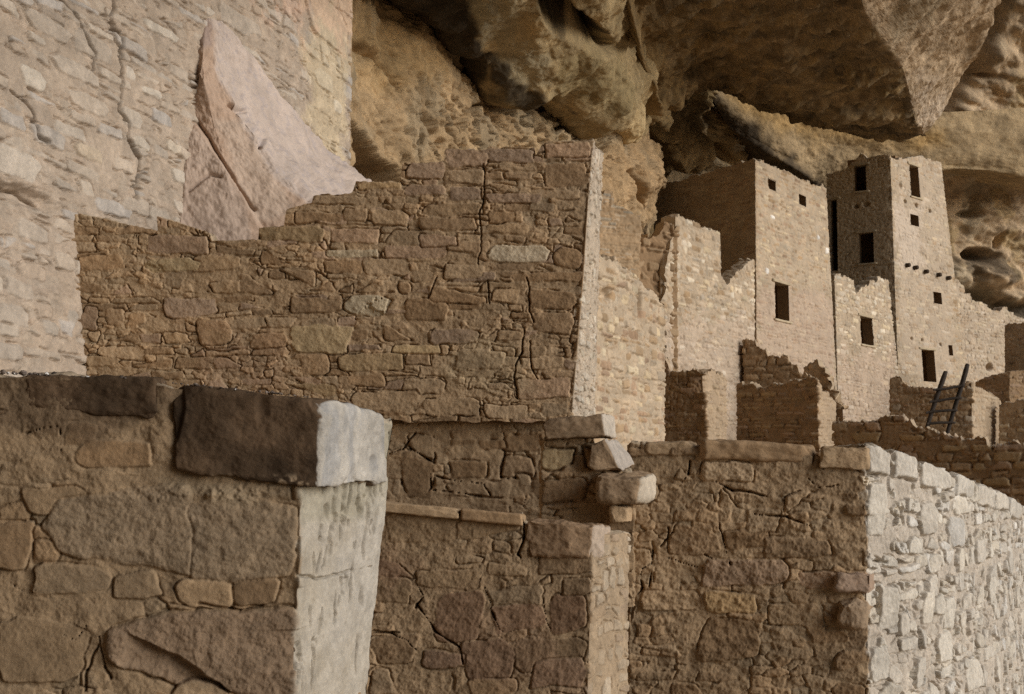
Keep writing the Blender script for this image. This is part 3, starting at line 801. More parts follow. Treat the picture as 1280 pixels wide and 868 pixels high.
# unseen rest of the alcove, shaped over and behind the viewer to block sky
def roofc(G, px, py, N, d): return np.broadcast_to(np.array([.30, .21, .12]), G.shape) * (1 + .25 * f3(G * .3, 4, 91))[..., None]
net = [[(-15, 66, -3), (-15, 65, 20), (-9, 64, 32), (2, 64, 32), (12, 64, 30), (24, 66, 27)],
       [(-15, 44, -3), (-15, 44, 14), (-9, 42, 25), (1, 42, 25), (9, 42, 24), (20, 46, 22)],
       [(-15, 30, -3), (-15, 30, 10), (-8, 28, 17), (0, 27, 17.5), (6, 27, 17.5), (13, 30, 18.5)],
       [(-15, 14, -1), (-14, 14, 8), (-8, 13, 12.5), (-1, 13, 12.5), (5, 15, 13), (9.5, 18, 14.5)],
       [(-14, 2, -1), (-13, 2, 8), (-7, 2, 12), (-1, 2, 12), (4, 2, 12.5), (9, 2, 14)],
       [(-13, -12, -1), (-12, -12, 7), (-7, -12, 11), (-1, -12, 11), (4, -12, 11.5), (9, -12, 13)],
       [(-11, -24, -1), (-10, -24, 5), (-6, -25, 6), (-1, -26, 6), (4, -26, 6), (9, -26, 7)],
       [(-11, -28, -1), (-10, -28, -1), (-6, -28, -1), (-1, -29, -1), (4, -29, -1), (9, -29, -1)]]
KR = patch('alcove_sky_shield', net, 150, 110, M_CLIFF, roofc, amp=.5, freq=.25, seed=65, world=True)
tag(KR, 'unseen sandstone roof and back of the alcove, shaped to block sky light', None, None, 'structure')

def child_of(o, parent, name=None):
    po = np.array(parent['_o']); o.location = np.array(o['_o']) - po; o.parent = parent
    for k in ('category', 'label', 'group', 'kind'):
        if k in o: del o[k]
    if name: o.name = name
    return o

# ================================================================== NEAR WALLS
# --- long stepped wall in the middle
W = Wall([(80, 270, 107, 460, 9.0), (741, 178, 714, 522, 9.0), (753, 190, 743, 522, 9.55)],
         [(80, 272), (100, 268), (196, 271), (197, 289), (262, 291), (265, 302), (322, 300), (324, 285), (340, 284), (355, 283), (358, 262), (372, 258), (390, 254), (392, 244), (440, 242), (445, 228), (500, 227),
          (503, 204), (555, 203), (556, 186), (608, 187), (610, 184), (668, 184), (670, 194), (678, 180), (685, 177), (740, 177), (746, 186), (753, 192)],
         .0047, thick=.42, zbot=float(P(600, 532, 9.0)[2]), seed=11, corner_r=.012, topn=.006, botn=.05)
W.chinks(.085, .042, .010, .06, -.2, .010)
W.courses((.05, .10), (.10, .36), .008, .97, (.004, .018), ('tan', 'brown', 'pink', 'tan', 'brown'), .2, .010, .026, chink=.35, u1=W.nu[2], cut=.2)
for x0, y0, x1, y1, c in [(322,285,405,304,'orange'),(412,285,477,303,'pink'),(480,286,558,307,'tan'),(326,312,403,333,'brown'),(407,313,473,322,'light'),(480,308,560,323,'pink'),(392,244,455,257,'tan'),
    (368,265,425,280,'brown'),(427,263,460,278,'brown'),(464,262,510,281,'tan'),(404,325,452,343,'brown'),(455,324,515,343,'tan'),(505,203,556,222,'pink'),(507,231,556,245,'pink'),(445,228,500,237,'orange'),
    (557,187,608,208,'pink'),(610,185,667,205,'pink'),(680,177,738,196,'pink'),(677,204,736,231,'brown'),(562,212,605,229,'tan'),(562,232,600,250,'pink'),(610,211,650,232,'brown'),(608,241,675,254,'pink'),(530,254,604,270,'tan'),
    (524,272,595,288,'brown'),(523,291,572,309,'pink'),(575,303,600,311,'pink'),(612,262,646,278,'brown'),(610,279,660,290,'tan'),(665,280,730,297,'brown'),(692,307,729,331,'brown'),(640,335,729,349,'brown'),
    (365,403,446,440,'yellow'),(362,374,426,393,'brown'),(424,444,505,467,'orange'),(376,443,410,469,'brown'),(478,403,530,424,'brown'),(490,431,552,444,'yellow'),(504,475,556,495,'tan'),(508,374,560,402,'brown'),(310,416,362,436,'brown'),
    (436,469,480,489,'brown'),(440,491,525,514,'tan'),(536,353,608,378,'brown'),(588,383,660,403,'yellow'),(615,358,650,377,'tan'),(660,362,723,382,'brown'),(668,390,718,415,'brown'),(540,411,598,429,'pink'),(570,438,632,459,'tan'),
    (645,471,714,497,'pink'),(620,413,652,425,'tan'),(665,425,716,440,'brown'),(676,500,713,519,'tan'),(81,269,196,289,'brown'),(184,291,262,314,'pink'),(97,346,199,371,'tan'),(100,316,155,337,'brown'),(203,368,272,393,'pink'),
    (100,385,124,410,'pink'),(132,386,158,406,'brown'),(160,388,182,405,'brown'),(245,400,290,430,'brown'),(300,340,345,367,'brown'),(120,432,182,453,'tan'),(268,302,320,318,'brown'),(330,340,395,362,'brown'),(205,335,235,358,'tan'),
    (240,318,300,338,'tan'),(555,330,604,348,'tan'),(530,500,600,522,'tan'),(605,505,660,524,'tan'),(330,480,420,500,'orange')]:
    W.px_rect(x0, y0, x1, y1, c, W.rng.uniform(.008, .022), er=.012, grv=.026, gw=.0034)
W.px_poly([(608,316),(622,305),(675,304),(687,310),(684,322),(668,327),(625,327),(610,322)], col=(.52,.42,.29), prot=.022, chip=.02, grv=.02)
W.px_poly([(428,380),(440,369),(470,368),(490,374),(484,394),(445,396),(430,388)], col=(.54,.44,.30), prot=.014, chip=.02)
W.px_poly([(179,330),(190,321),(235,320),(253,326),(248,336),(190,339)], col='yellow', prot=.02, chip=.012)
W.stain([(255, 430), (330, 420), (345, 480), (250, 485)], 'red', .45, .1)
W.stain([(560, 425), (640, 430), (640, 470), (550, 475)], (.34, .285, .185), .5, .08)
W.stain([(540, 430), (620, 395), (650, 500), (540, 500)], 'tan', .4, .12)
for pts, w in (([(658, 345), (662, 362), (663, 385), (668, 402)], .0065), ([(655, 408), (653, 440), (645, 456), (643, 470), (647, 497)], .006), ([(604, 205), (606, 240), (600, 268), (602, 300), (598, 330)], .0045),
               ([(545, 345), (536, 372)], .006), ([(663, 425), (665, 455), (672, 472)], .005), ([(610, 350), (612, 380)], .004)):
    W.crack(pts, w, .07, cont=True)
# the rubble end, all small split stones, coloured paler as if brightly lit
e0 = W.nu[2] + .005
W.courses((.05, .12), (.05, .14), .012, .9, (.004, .03), ('pale', 'light', 'cream', 'pale'), .4, .012, .02, u0=e0, u1=W.nu[3], chip=.02)
W.tint(e0, 99, (.54, .49, .42), .5)
W.wobble(2, .014, .04)
MW = W.build('masonry_wall', 'long brown masonry wall with a stepped top and a pale narrow end', 'stone wall', M_MID)

W = Wall([(420, 515, 420, 690, 9.12), (700, 515, 700, 690, 9.12)], [(420, 508), (560, 512), (700, 512)], .0065, thick=.3, seed=12, zbot=float(P(600, 720, 9.1)[2]), ends=(False, False))
W.chinks(.10, .06, .012, .08, .0, .016)
for x0, y0, x1, y1, c in [(504,560,545,615,'brown'),(508,545,545,575,'tan'),(630,545,676,568,'brown'),(560,600,640,622,'tan'),(625,572,668,598,'brown'),(560,578,610,598,'brown'),(648,592,664,610,'tan'),(668,600,690,625,'brown'),(488,600,500,618,'tan')]:
    W.px_rect(x0, y0, x1, y1, c, .012, grv=.03, gw=.006)
W.courses((.06, .12), (.15, .35), .014, .4, (.004, .012), ('tan', 'brown'), .2, .02, .02)
for pts in ([(519, 543), (503, 562), (488, 568)], [(512, 560), (535, 575), (545, 580)], [(538, 592), (540, 610), (532, 618)], [(545, 596), (575, 603), (605, 606), (612, 620)], [(540, 612), (600, 620)], [(632, 565), (626, 598), (645, 600)], [(656, 612), (658, 618), (650, 640)]):
    W.crack(pts, .0065, .06)
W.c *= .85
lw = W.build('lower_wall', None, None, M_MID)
child_of(lw, MW, 'lower_wall')

# --- broken pier of big blocks
W = Wall([(679, 540, 677, 690, 7.05), (792, 545, 792, 690, 7.05)], [(679, 550), (742, 550), (748, 572), (765, 588), (790, 592), (800, 600)], .0055, thick=.35, seed=13, zbot=float(P(700, 760, 7.0)[2]))
W.chinks(.10, .07, .012, .08, -.1, .016)
W.px_rect(678, 559, 716, 597, 'yellow', .02, grv=.04, gw=.006)
W.px_rect(662, 602, 733, 627, 'brown', .015, grv=.03, gw=.006)
W.px_rect(732, 560, 772, 588, 'brown', .015, grv=.04, gw=.006)
W.courses((.06, .12), (.15, .3), .014, .6, (.004, .012), ('tan', 'brown'), .2, .02, .02)
W.c *= .9
PR = W.build('masonry_pier', 'broken pier of large dark blocks jutting out above the capped middle wall', 'stone pier', M_MID)
kw = dict(n=40, rnd=.12, amp=.010, freq=9, octv=5)
darkstone = np.array([.27, .19, .12])
def px_block2(name, fq, fY, bq, bY, mat, colf, parent, **kw):
    f = [P(a, b, fY[i] if hasattr(fY, '__len__') else fY) for i, (a, b) in enumerate(fq)]
    b = [P(a, b_, bY) for a, b_ in bq]
    return block(name, np.array(f + b), mat, colf, parent=parent, **kw)
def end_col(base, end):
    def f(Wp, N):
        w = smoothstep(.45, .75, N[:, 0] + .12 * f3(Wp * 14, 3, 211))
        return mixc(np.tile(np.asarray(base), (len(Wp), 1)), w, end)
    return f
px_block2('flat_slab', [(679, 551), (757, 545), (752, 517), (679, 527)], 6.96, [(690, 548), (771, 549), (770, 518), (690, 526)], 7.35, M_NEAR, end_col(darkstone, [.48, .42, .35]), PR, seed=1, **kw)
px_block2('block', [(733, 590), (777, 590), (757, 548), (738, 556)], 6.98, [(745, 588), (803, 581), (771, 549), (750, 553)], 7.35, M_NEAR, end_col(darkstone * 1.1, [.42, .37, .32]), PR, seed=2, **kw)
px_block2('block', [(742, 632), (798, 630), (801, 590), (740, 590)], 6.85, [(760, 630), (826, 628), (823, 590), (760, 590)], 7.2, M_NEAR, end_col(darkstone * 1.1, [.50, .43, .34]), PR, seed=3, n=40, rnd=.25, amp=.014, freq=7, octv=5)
px_block2('block', [(764, 652), (785, 654), (786, 634), (763, 632)], 6.9, [(770, 650), (796, 652), (796, 634), (770, 632)], 7.2, M_NEAR, C['tan'] * 1.1, PR, seed=4, **kw)

# --- capped wall in the middle foreground
W = Wall([(474, 627, 457, 868, 6.3), (741, 652, 735, 868, 6.3), (787, 660, 784, 868, 6.75)], [(474, 634), (560, 641), (654, 648), (656, 655), (660, 660), (738, 668), (766, 668), (787, 668)], .0040, thick=.38, seed=14, corner_r=.012, topn=.004)
W.chinks(.12, .07, .008, .06, .35, .010)
for x0, y0, x1, y1, c in [(482,643,570,678,'tan'),(572,646,650,678,'tan'),(545,735,605,800,'red'),(608,735,680,758,'tan'),(615,755,680,790,'red'),(690,750,738,800,'red'),(640,800,735,840,'brown'),(575,800,640,850,'red'),
    (466,790,520,830,'brown'),(530,810,578,835,'red'),(466,700,520,725,'red'),(470,725,510,760,'tan'),(520,710,600,735,'tan'),(610,700,660,722,'tan'),(670,690,738,722,'brown'),(500,840,565,866,'brown'),(464,838,500,866,'tan'),(700,725,738,748,'brown'),(585,845,650,868,'brown'),(660,830,735,860,'red')]:
    W.px_rect(x0, y0, x1, y1, c, W.rng.uniform(.005, .013), grv=.012, gw=.0036, er=.02)
W.courses((.06, .11), (.10, .28), .014, .6, (.004, .012), ('tan', 'brown', 'red'), .25, .02, .018, u1=W.nu[2])
W.courses((.06, .12), (.09, .14), .012, .9, (.004, .014), ('rose', 'pale', 'pink', 'rose'), .2, .015, .016, u0=W.nu[2] + .01, u1=W.nu[3])
for pts in ([(655, 650), (655, 675), (648, 695), (652, 700)], [(607, 735), (612, 755), (622, 785), (630, 790)], [(679, 750), (681, 775), (690, 790), (690, 800)], [(466, 788), (490, 792), (510, 800), (522, 812)], [(522, 756), (545, 790), (575, 808), (577, 830)], [(464, 790), (500, 790)], [(520, 730), (530, 745), (520, 760)]):
    W.crack(pts, .007, .05)
W.stain([(540, 730), (610, 730), (700, 790), (735, 868), (600, 868), (540, 800)], 'red', .5, .08)
W.stain([(470, 690), (520, 700), (530, 740), (470, 760)], 'red', .5, .06)
W.tint(W.nu[2], 99, 'rose', .5)
W.wobble(2, .012, .04)
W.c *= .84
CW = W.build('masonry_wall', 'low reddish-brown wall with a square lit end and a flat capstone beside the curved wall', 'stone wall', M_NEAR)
px_block2('capstone', [(472, 640), (574, 650), (574, 636), (474, 627)], 6.25, [(480, 638), (580, 648), (580, 637), (482, 628)], 6.65, M_NEAR, C['tan'], CW, n=50, rnd=.2, amp=.006, freq=9, octv=5, seed=66)
px_block2('capstone', [(576, 650), (653, 658), (653, 643), (576, 636)], 6.25, [(582, 648), (658, 656), (658, 644), (582, 637)], 6.65, M_NEAR, C['brown'] * 1.1, CW, n=50, rnd=.2, amp=.006, freq=9, octv=5, seed=67)
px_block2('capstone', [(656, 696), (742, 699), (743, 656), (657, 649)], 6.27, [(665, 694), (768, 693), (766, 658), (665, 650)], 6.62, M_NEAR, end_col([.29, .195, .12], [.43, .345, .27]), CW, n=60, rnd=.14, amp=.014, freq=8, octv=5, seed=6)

# --- curved wall at the right
W = Wall([(788, 550, 786, 868, 7.38), (1083, 558, 1086, 868, 7.3), (1130, 567, 1133, 868, 7.55), (1190, 590, 1191, 868, 8.1), (1240, 612, 1240, 868, 9.0), (1280, 635, 1280, 868, 10.7), (1325, 668, 1325, 868, 14.2)],
         [(788, 554), (805, 556), (870, 560), (1020, 570), (1030, 575), (1060, 575), (1076, 562), (1083, 557), (1110, 562), (1113, 570), (1117, 563), (1146, 575), (1149, 583), (1153, 577), (1186, 590), (1190, 598), (1194, 592), (1216, 602), (1219, 608), (1222, 602), (1240, 611), (1262, 622), (1280, 636), (1325, 668)],
         .0047, thick=.40, seed=15, corner_r=.012, topn=.006)
fe = W.nu[2]
W.chinks(.11, .06, .010, .06, .2, .014)
for x0, y0, x1, y1, c in [(870,705,985,735,'pink'),(905,665,960,690,'brown'),(880,745,945,770,'orange'),(955,675,1040,700,'brown'),(1000,715,1085,742,'pink'),(1045,745,1085,790,'brown'),(800,740,875,765,'tan'),
    (830,650,895,700,'brown'),(930,640,975,670,'tan'),(1010,790,1060,806,'brown'),(980,620,1040,650,'tan'),(875,580,940,605,'tan'),(900,610,960,640,'tan'),(845,585,870,602,'tan'),(780,690,815,725,'tan'),(975,700,1000,740,'tan'),(1060,790,1085,815,'brown'),(1045,815,1086,845,'brown'),(790,760,870,800,'brown'),(960,650,1050,672,'brown'),(870,780,950,830,'brown'),(960,760,1030,785,'tan')]:
    W.px_rect(x0, y0, x1, y1, c, W.rng.uniform(.008, .026), grv=.02, gw=.004, er=.02, tilt=.06, rough=1.4)
W.courses((.06, .13), (.12, .3), .014, .4, (.004, .022), ('tan', 'brown'), .3, .02, .014, u1=fe, tilt=.06, rough=1.4)
W.h[:, :int(fe / W.r)] += .007 * fbm(W.H, W.W, 22, 40, 5, 991, .65)[:, :int(fe / W.r)]
for pts in ([(1020, 560), (1016, 582), (1030, 590)], [(834, 660), (836, 675), (826, 685)], [(816, 690), (814, 705), (802, 712), (800, 725), (805, 738), (798, 745)], [(814, 712), (812, 735)], [(862, 578), (860, 592), (848, 608)], [(895, 605), (915, 615), (935, 618), (960, 625)], [(940, 645), (985, 650), (1020, 662)], [(898, 655), (905, 680), (912, 708)], [(835, 700), (880, 712)], [(1008, 600), (1022, 612), (1050, 610)], [(880, 695), (895, 705)]):
    W.crack(pts, .0065, .06)
# bright rubble of the curve: big tilted split stones
keep_t, W.taken = W.taken, []
W.h[:, int(fe / W.r) + 6:] -= .010
W.courses((.08, .20), (.07, .26), .006, 1.0, (.004, .026), ('pale', 'cream', 'pale', 'cream', 'white', 'light'), .30, .012, .034, u0=fe + .02, tilt=.14, chink=.25, chip=.03, cut=.5, split=.35)
W.taken = keep_t
caps = [(1085, 558, 1111, 598), (1116, 564, 1146, 603), (1150, 578, 1187, 614), (1192, 592, 1217, 622), (1221, 604, 1240, 634), (1243, 614, 1258, 640), (1260, 624, 1275, 650)]
for x0, y0, x1, y1 in caps:
    ya = y0 + (x1 - x0) * .38
    W.px_poly([(x0, y0 + 3), (x0 + 3, y0 - 1), (x1 - 3, ya - 2), (x1, ya + 3), (x1, y1), (x0, y1 - 4)], col='pale', prot=.03, er=.035, grv=.05, gw=.008, tilt=.06)
for px_, py_, w, hh, c in [(1095, 640, .2, .32, 'cream'), (1200, 632, .3, .12, 'cream'), (1160, 650, .22, .2, 'pale'), (1195, 665, .3, .2, 'slate'), (1200, 700, .16, .16, 'cream'), (1168, 705, .16, .12, 'cream'), (1110, 760, .2, .25, 'cream'), (1160, 760, .22, .2, 'cream'), (1185, 770, .16, .22, 'cream'), (1130, 780, .12, .14, 'pale'), (1212, 785, .12, .1, 'tan'), (1180, 810, .25, .2, 'cream'), (1225, 690, .3, .16, 'pale'), (1240, 740, .3, .2, 'cream'), (1100, 830, .2, .2, 'cream'), (1150, 840, .2, .18, 'pale'), (1215, 845, .3, .2, 'cream'), (1262, 700, .3, .2, 'pale')]:
    W.spot(px_, py_, w, hh, col=c, prot=.022, tilt=.12, grv=.025, gw=.006, er=.014)
W.tint(fe, 99, (.545, .515, .465), .65)  # curve whitened in colour, as if more strongly lit
W.crack([(1085, 696), (1082, 700), (1110, 704)], .01, .05)
W.wobble(2, .016, .05)
W.c[:, :int(fe / W.r)] *= .9  # front darkened in colour to deepen its shade
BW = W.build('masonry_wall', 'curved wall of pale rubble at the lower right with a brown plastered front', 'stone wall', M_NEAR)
px_block2('capstone', [(874, 574), (1019, 579), (1014, 557), (878, 550)], 7.31, [(880, 572), (1022, 576), (1018, 558), (884, 551)], 7.66, M_NEAR, C['brown'] * 1.08, BW, n=60, rnd=.22, amp=.010, freq=8, octv=5, seed=61)
px_block2('capstone', [(1024, 585), (1084, 588), (1084, 558), (1025, 559)], 7.28, [(1030, 583), (1113, 588), (1112, 562), (1032, 560)], 7.56, M_NEAR, C['tan'] * 1.05, BW, n=50, rnd=.10, amp=.010, freq=10, octv=5, seed=62)
px_block2('capstone', [(806, 570), (868, 569), (867, 553), (808, 554)], 7.35, [(810, 568), (872, 568), (871, 553), (812, 554)], 7.66, M_NEAR, C['tan'], BW, n=40, rnd=.2, amp=.010, freq=10, octv=5, seed=63)
px_block2('corner_block', [(1042, 738), (1087, 742), (1089, 716), (1046, 718)], 7.24, [(1052, 738), (1102, 742), (1102, 716), (1052, 718)], 7.55, M_NEAR, np.array([.36, .26, .19]), BW, n=36, rnd=.16, amp=.012, freq=9, octv=5, seed=8)
px_block2('corner_block', [(1042, 786), (1082, 788), (1084, 752), (1050, 746)], 7.23, [(1052, 786), (1096, 788), (1096, 752), (1052, 746)], 7.55, M_NEAR, np.array([.33, .24, .16]), BW, n=36, rnd=.2, amp=.014, freq=9, octv=5, seed=18)

# --- nearest wall at the left
W = Wall([(-80, 470, -80, 868, 3.12), (377, 612, 368, 868, 3.25), (484, 605, 458, 868, 3.72)], [(-80, 466), (0, 470), (60, 474), (206, 483), (214, 487), (300, 500), (377, 516), (430, 524), (484, 532)], .0024, thick=.35, seed=16, corner_r=.010, topn=.005, zbot=.85, nz=.5)
W.chinks(.07, .05, .005, .05, .45, .007)
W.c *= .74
W.h += .0018 * fbm(W.H, W.W, 18, 18, 4, 661, .7) + .007 * fbm(W.H, W.W, 70, 90, 3, 662, .5)
fe = W.nu[2]
for x0, y0, x1, y1, c, pr in [(147,707,206,750,'tan',.010),(225,710,290,752,'tan',.012),(292,712,346,752,'brown',.010),(-20,735,113,760,(.29,.25,.21),.016),(82,525,120,556,'brown',.008),(100,546,192,580,'brown',.012),(0,560,70,620,'tan',.006),(-40,640,40,700,'brown',.008),(40,700,140,738,'tan',.006),(0,770,110,840,'tan',.008),(30,600,110,640,'tan',.008)]:
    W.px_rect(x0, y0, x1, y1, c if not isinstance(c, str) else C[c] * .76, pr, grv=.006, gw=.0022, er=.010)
W.px_poly([(50,655),(70,622),(150,606),(240,600),(262,640),(255,714),(150,700),(70,690)], col=(.265,.20,.135), prot=.012, grv=.005, gw=.0024, er=.03, tilt=.02, rough=1.8, cov=.7)
W.px_poly([(240,606),(300,618),(368,620),(376,640),(362,716),(300,722),(238,714)], col=(.26,.195,.13), prot=.013, grv=.005, gw=.0024, er=.03, rough=1.8, cov=.7)
W.px_poly([(130,800),(146,772),(210,752),(290,752),(372,748),(380,800),(384,880),(310,890),(220,850),(135,838)], col=(.255,.182,.125), prot=.022, grv=.009, gw=.003, er=.03, rough=2, cov=.8)
# spalled hollow in the big lower stone
def spall(pts, dep, wd):
    q = np.array([W.uz(*p) for p in pts]); best = np.full(W.U.shape, 9., np.float32); side = np.zeros(W.U.shape, np.float32)
    for a, b in zip(q[:-1], q[1:]):
        e = b - a; t = np.clip(((W.Uw - a[0]) * e[0] + (W.Zw - a[1]) * e[1]) / (e @ e), 0, 1)
        d = np.hypot(W.Uw - a[0] - t * e[0], W.Zw - a[1] - t * e[1]); m = d < best
        side = np.where(m, e[0] * (W.Zw - a[1]) - e[1] * (W.Uw - a[0]), side); best = np.minimum(best, d)
    sd = best * np.sign(-side)                      # below / left of the line
    W.h -= dep * smoothstep(-.002, .006, sd) * smoothstep(wd, 0, sd)
spall([(200, 800), (225, 812), (250, 832), (275, 845), (305, 868)], .03, .11)
W.px_poly([(205, 868), (225, 842), (250, 838), (300, 865), (300, 890), (210, 890)], col='tan', prot=.004, grv=.006, gw=.003)
W.courses((.03, .07), (.06, .16), .008, .28, (.002, .008), ('tan', 'brown', 'tan'), .25, .01, .009, u1=fe)
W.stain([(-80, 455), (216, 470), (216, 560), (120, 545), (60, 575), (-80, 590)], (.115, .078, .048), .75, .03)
u_a, u_b = W.uz(193, 530)[0], W.uz(217, 530)[0]; z_a = W.uz(205, 592)[1]
W.h += .013 * smoothstep(u_a - .03, u_a + .02, W.Uw) * smoothstep(u_b + .03, u_b - .02, W.Uw) * smoothstep(z_a - .04, z_a + .06, W.Zw) * (1 + .4 * W.n1 / .5)
# mud squeezed out below the big dark capstone
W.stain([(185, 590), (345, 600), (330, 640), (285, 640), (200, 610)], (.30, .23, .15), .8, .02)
W.h += .014 * smoothstep(-.01, .02, -np.abs(W.Z - W.uz(270, 618)[1]) + .02) * smoothstep(.35, .0, np.abs(W.U - W.uz(270, 618)[0])) * (.6 + .8 * W.n2)
for pts in ([(10, 725), (30, 740), (45, 735)], [(127, 790), (130, 825), (140, 840)], [(110, 775), (95, 795), (80, 790)], [(105, 860), (110, 830), (125, 800)], [(250, 750), (300, 758), (330, 752)], [(30, 540), (80, 530), (82, 560)]):
    W.crack(pts, .0035, .02)
# plastered end with vertical streaks
ku = int(fe / W.r)
W.h[:, ku:] *= .6
W.h[:, ku:] += .003 * fbm(W.H, W.W, 110, 26, 5, 771, .6)[:, ku:] - .014 * (smoothstep(.35, .6, fbm(W.H, W.W, 34, 12, 3, 772, .6)) * smoothstep(.0, .5, fbm(W.H, W.W, 160, 80, 3, 773)))[:, ku:]
W.tint(fe, 99, (.40, .36, .295), .88)
km = np.clip(.55 + .9 * fbm(W.H, W.W, 60, 45, 5, 881, .65), 0, 1)[..., None] * (W.U > fe)[..., None]
W.c = W.c * (1 - .4 * km) + np.array([.50, .46, .40]) * .4 * km
W.tint(fe, 99, (.33, .30, .225), .65, W.uz(420, 650)[1], 9)
for q_ in ((408, 640, .012, .02), (430, 648, .01, .03), (452, 640, .012, .03), (440, 730, .008, .05), (452, 745, .01, .03), (420, 760, .006, .04), (400, 700, .008, .03), (445, 820, .008, .05), (425, 655, .01, .02)): W.dent(*q_, .02)
W.crack([(372, 716), (400, 722), (430, 716), (466, 708)], .004, .02)
W.wobble(2, .012, .03)
W.stain([(415, 690), (480, 620), (470, 760), (420, 800)], (.47, .435, .385), .5, .05)
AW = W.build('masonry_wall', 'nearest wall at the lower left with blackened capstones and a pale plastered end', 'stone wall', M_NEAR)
blk = np.array([.088, .057, .034])
def cap_col(Wp, N):
    c = np.tile(blk, (len(Wp), 1)) * (1 + .5 * f3(Wp * 7, 4, 201))[:, None]
    c = mixc(c, smoothstep(.1, .6, f3(Wp * 5 + 3, 3, 202)) * .5, [.155, .10, .06])
    return c
def cap2_col(Wp, N):
    c = cap_col(Wp, N)
    px, py = proj(Wp)
    # freshly broken end of the block: bare grey-white stone with slaty streaks, a chipped margin along the arris
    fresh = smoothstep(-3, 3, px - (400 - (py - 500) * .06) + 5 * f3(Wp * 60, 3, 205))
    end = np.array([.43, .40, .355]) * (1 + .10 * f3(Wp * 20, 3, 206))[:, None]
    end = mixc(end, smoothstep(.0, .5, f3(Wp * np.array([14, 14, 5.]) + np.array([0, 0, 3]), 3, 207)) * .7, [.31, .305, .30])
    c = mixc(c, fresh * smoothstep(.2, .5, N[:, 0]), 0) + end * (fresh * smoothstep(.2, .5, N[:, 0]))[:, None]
    low = smoothstep(0, 10, py - 590) * smoothstep(.05, .4, f3(Wp * 35, 3, 208))
    c = mixc(c, low * .7 * (N[:, 0] < .3), [.40, .30, .20])
    return c
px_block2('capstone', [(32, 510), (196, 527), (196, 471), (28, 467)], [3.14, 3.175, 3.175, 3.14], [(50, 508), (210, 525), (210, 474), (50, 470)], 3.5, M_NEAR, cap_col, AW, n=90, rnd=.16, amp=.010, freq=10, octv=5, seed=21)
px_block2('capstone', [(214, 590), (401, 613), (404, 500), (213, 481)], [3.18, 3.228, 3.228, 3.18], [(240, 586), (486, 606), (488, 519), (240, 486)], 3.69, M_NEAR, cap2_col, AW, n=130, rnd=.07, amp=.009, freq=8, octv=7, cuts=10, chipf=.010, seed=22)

def gravel():
    r = np.random.default_rng(5); V = []; Q = []; K = []
    base = np.array([(x, y, z) for x in (-1, 0, 1) for y in (-1, 0, 1) for z in (-1, 0, 1) if (x, y, z) != (0, 0, 0)], float)
    # pebble = squashed, jittered octasphere
    ph = np.linspace(0, math.pi, 6); th = np.linspace(0, 2 * math.pi, 9)[:-1]
    for i in range(150):
        px_ = r.uniform(-8, 395) if i > 80 else (r.normal(r.choice([5, 55, 150, 262, 340]), 16))
        px_ = min(max(px_, -10), 395)
        ty = np.interp(px_, [0, 200, 404], [467, 478, 499])
        c = P(px_, ty, 3.15 + px_ * .00012 + abs(r.normal(0, .03))); s_ = min((.0022 if px_ < 120 else .0015) * math.exp(r.normal(.45, .55)), .0085)
        c[2] += s_ * .55
        v = np.array([[math.sin(a) * math.cos(b), math.sin(a) * math.sin(b), .7 * math.cos(a)] for a in ph for b in th])
        v = v * (1 + .25 * r.uniform(-1, 1, v.shape)) * s_ * r.uniform(.7, 1.3, 3) + c
        o = len(V) * 48
        V.append(v); K.append(np.tile(np.array([.7, .68, .65]) if r.random() < .08 else np.array([.15, .12, .10]) * r.uniform(.5, 1.6), (48, 1)))
        Q += [(o + i_ * 8 + j, o + i_ * 8 + (j + 1) % 8, o + i_ * 8 + 8 + (j + 1) % 8, o + i_ * 8 + 8 + j) for i_ in range(5) for j in range(8)]
    o = make_obj('gravel', np.concatenate(V), Q, M_NEAR, np.concatenate(K))
    tag(o, 'loose dark gravel strewn along the top of the nearest wall', 'gravel', None, 'stuff')
gravel()
W = Wall([(-80, 868, -80, 1200, 3.13), (366, 868, 362, 1200, 3.26), (457, 868, 450, 1200, 3.72)], [(-80, 865), (366, 865), (457, 865)], .02, thick=.35, seed=19, corner_r=.02, mortar='brown')
W.courses(pal=('brown', 'tan'))
child_of(W.build('wall_base', None, None, M_NEAR), AW, 'wall_base')

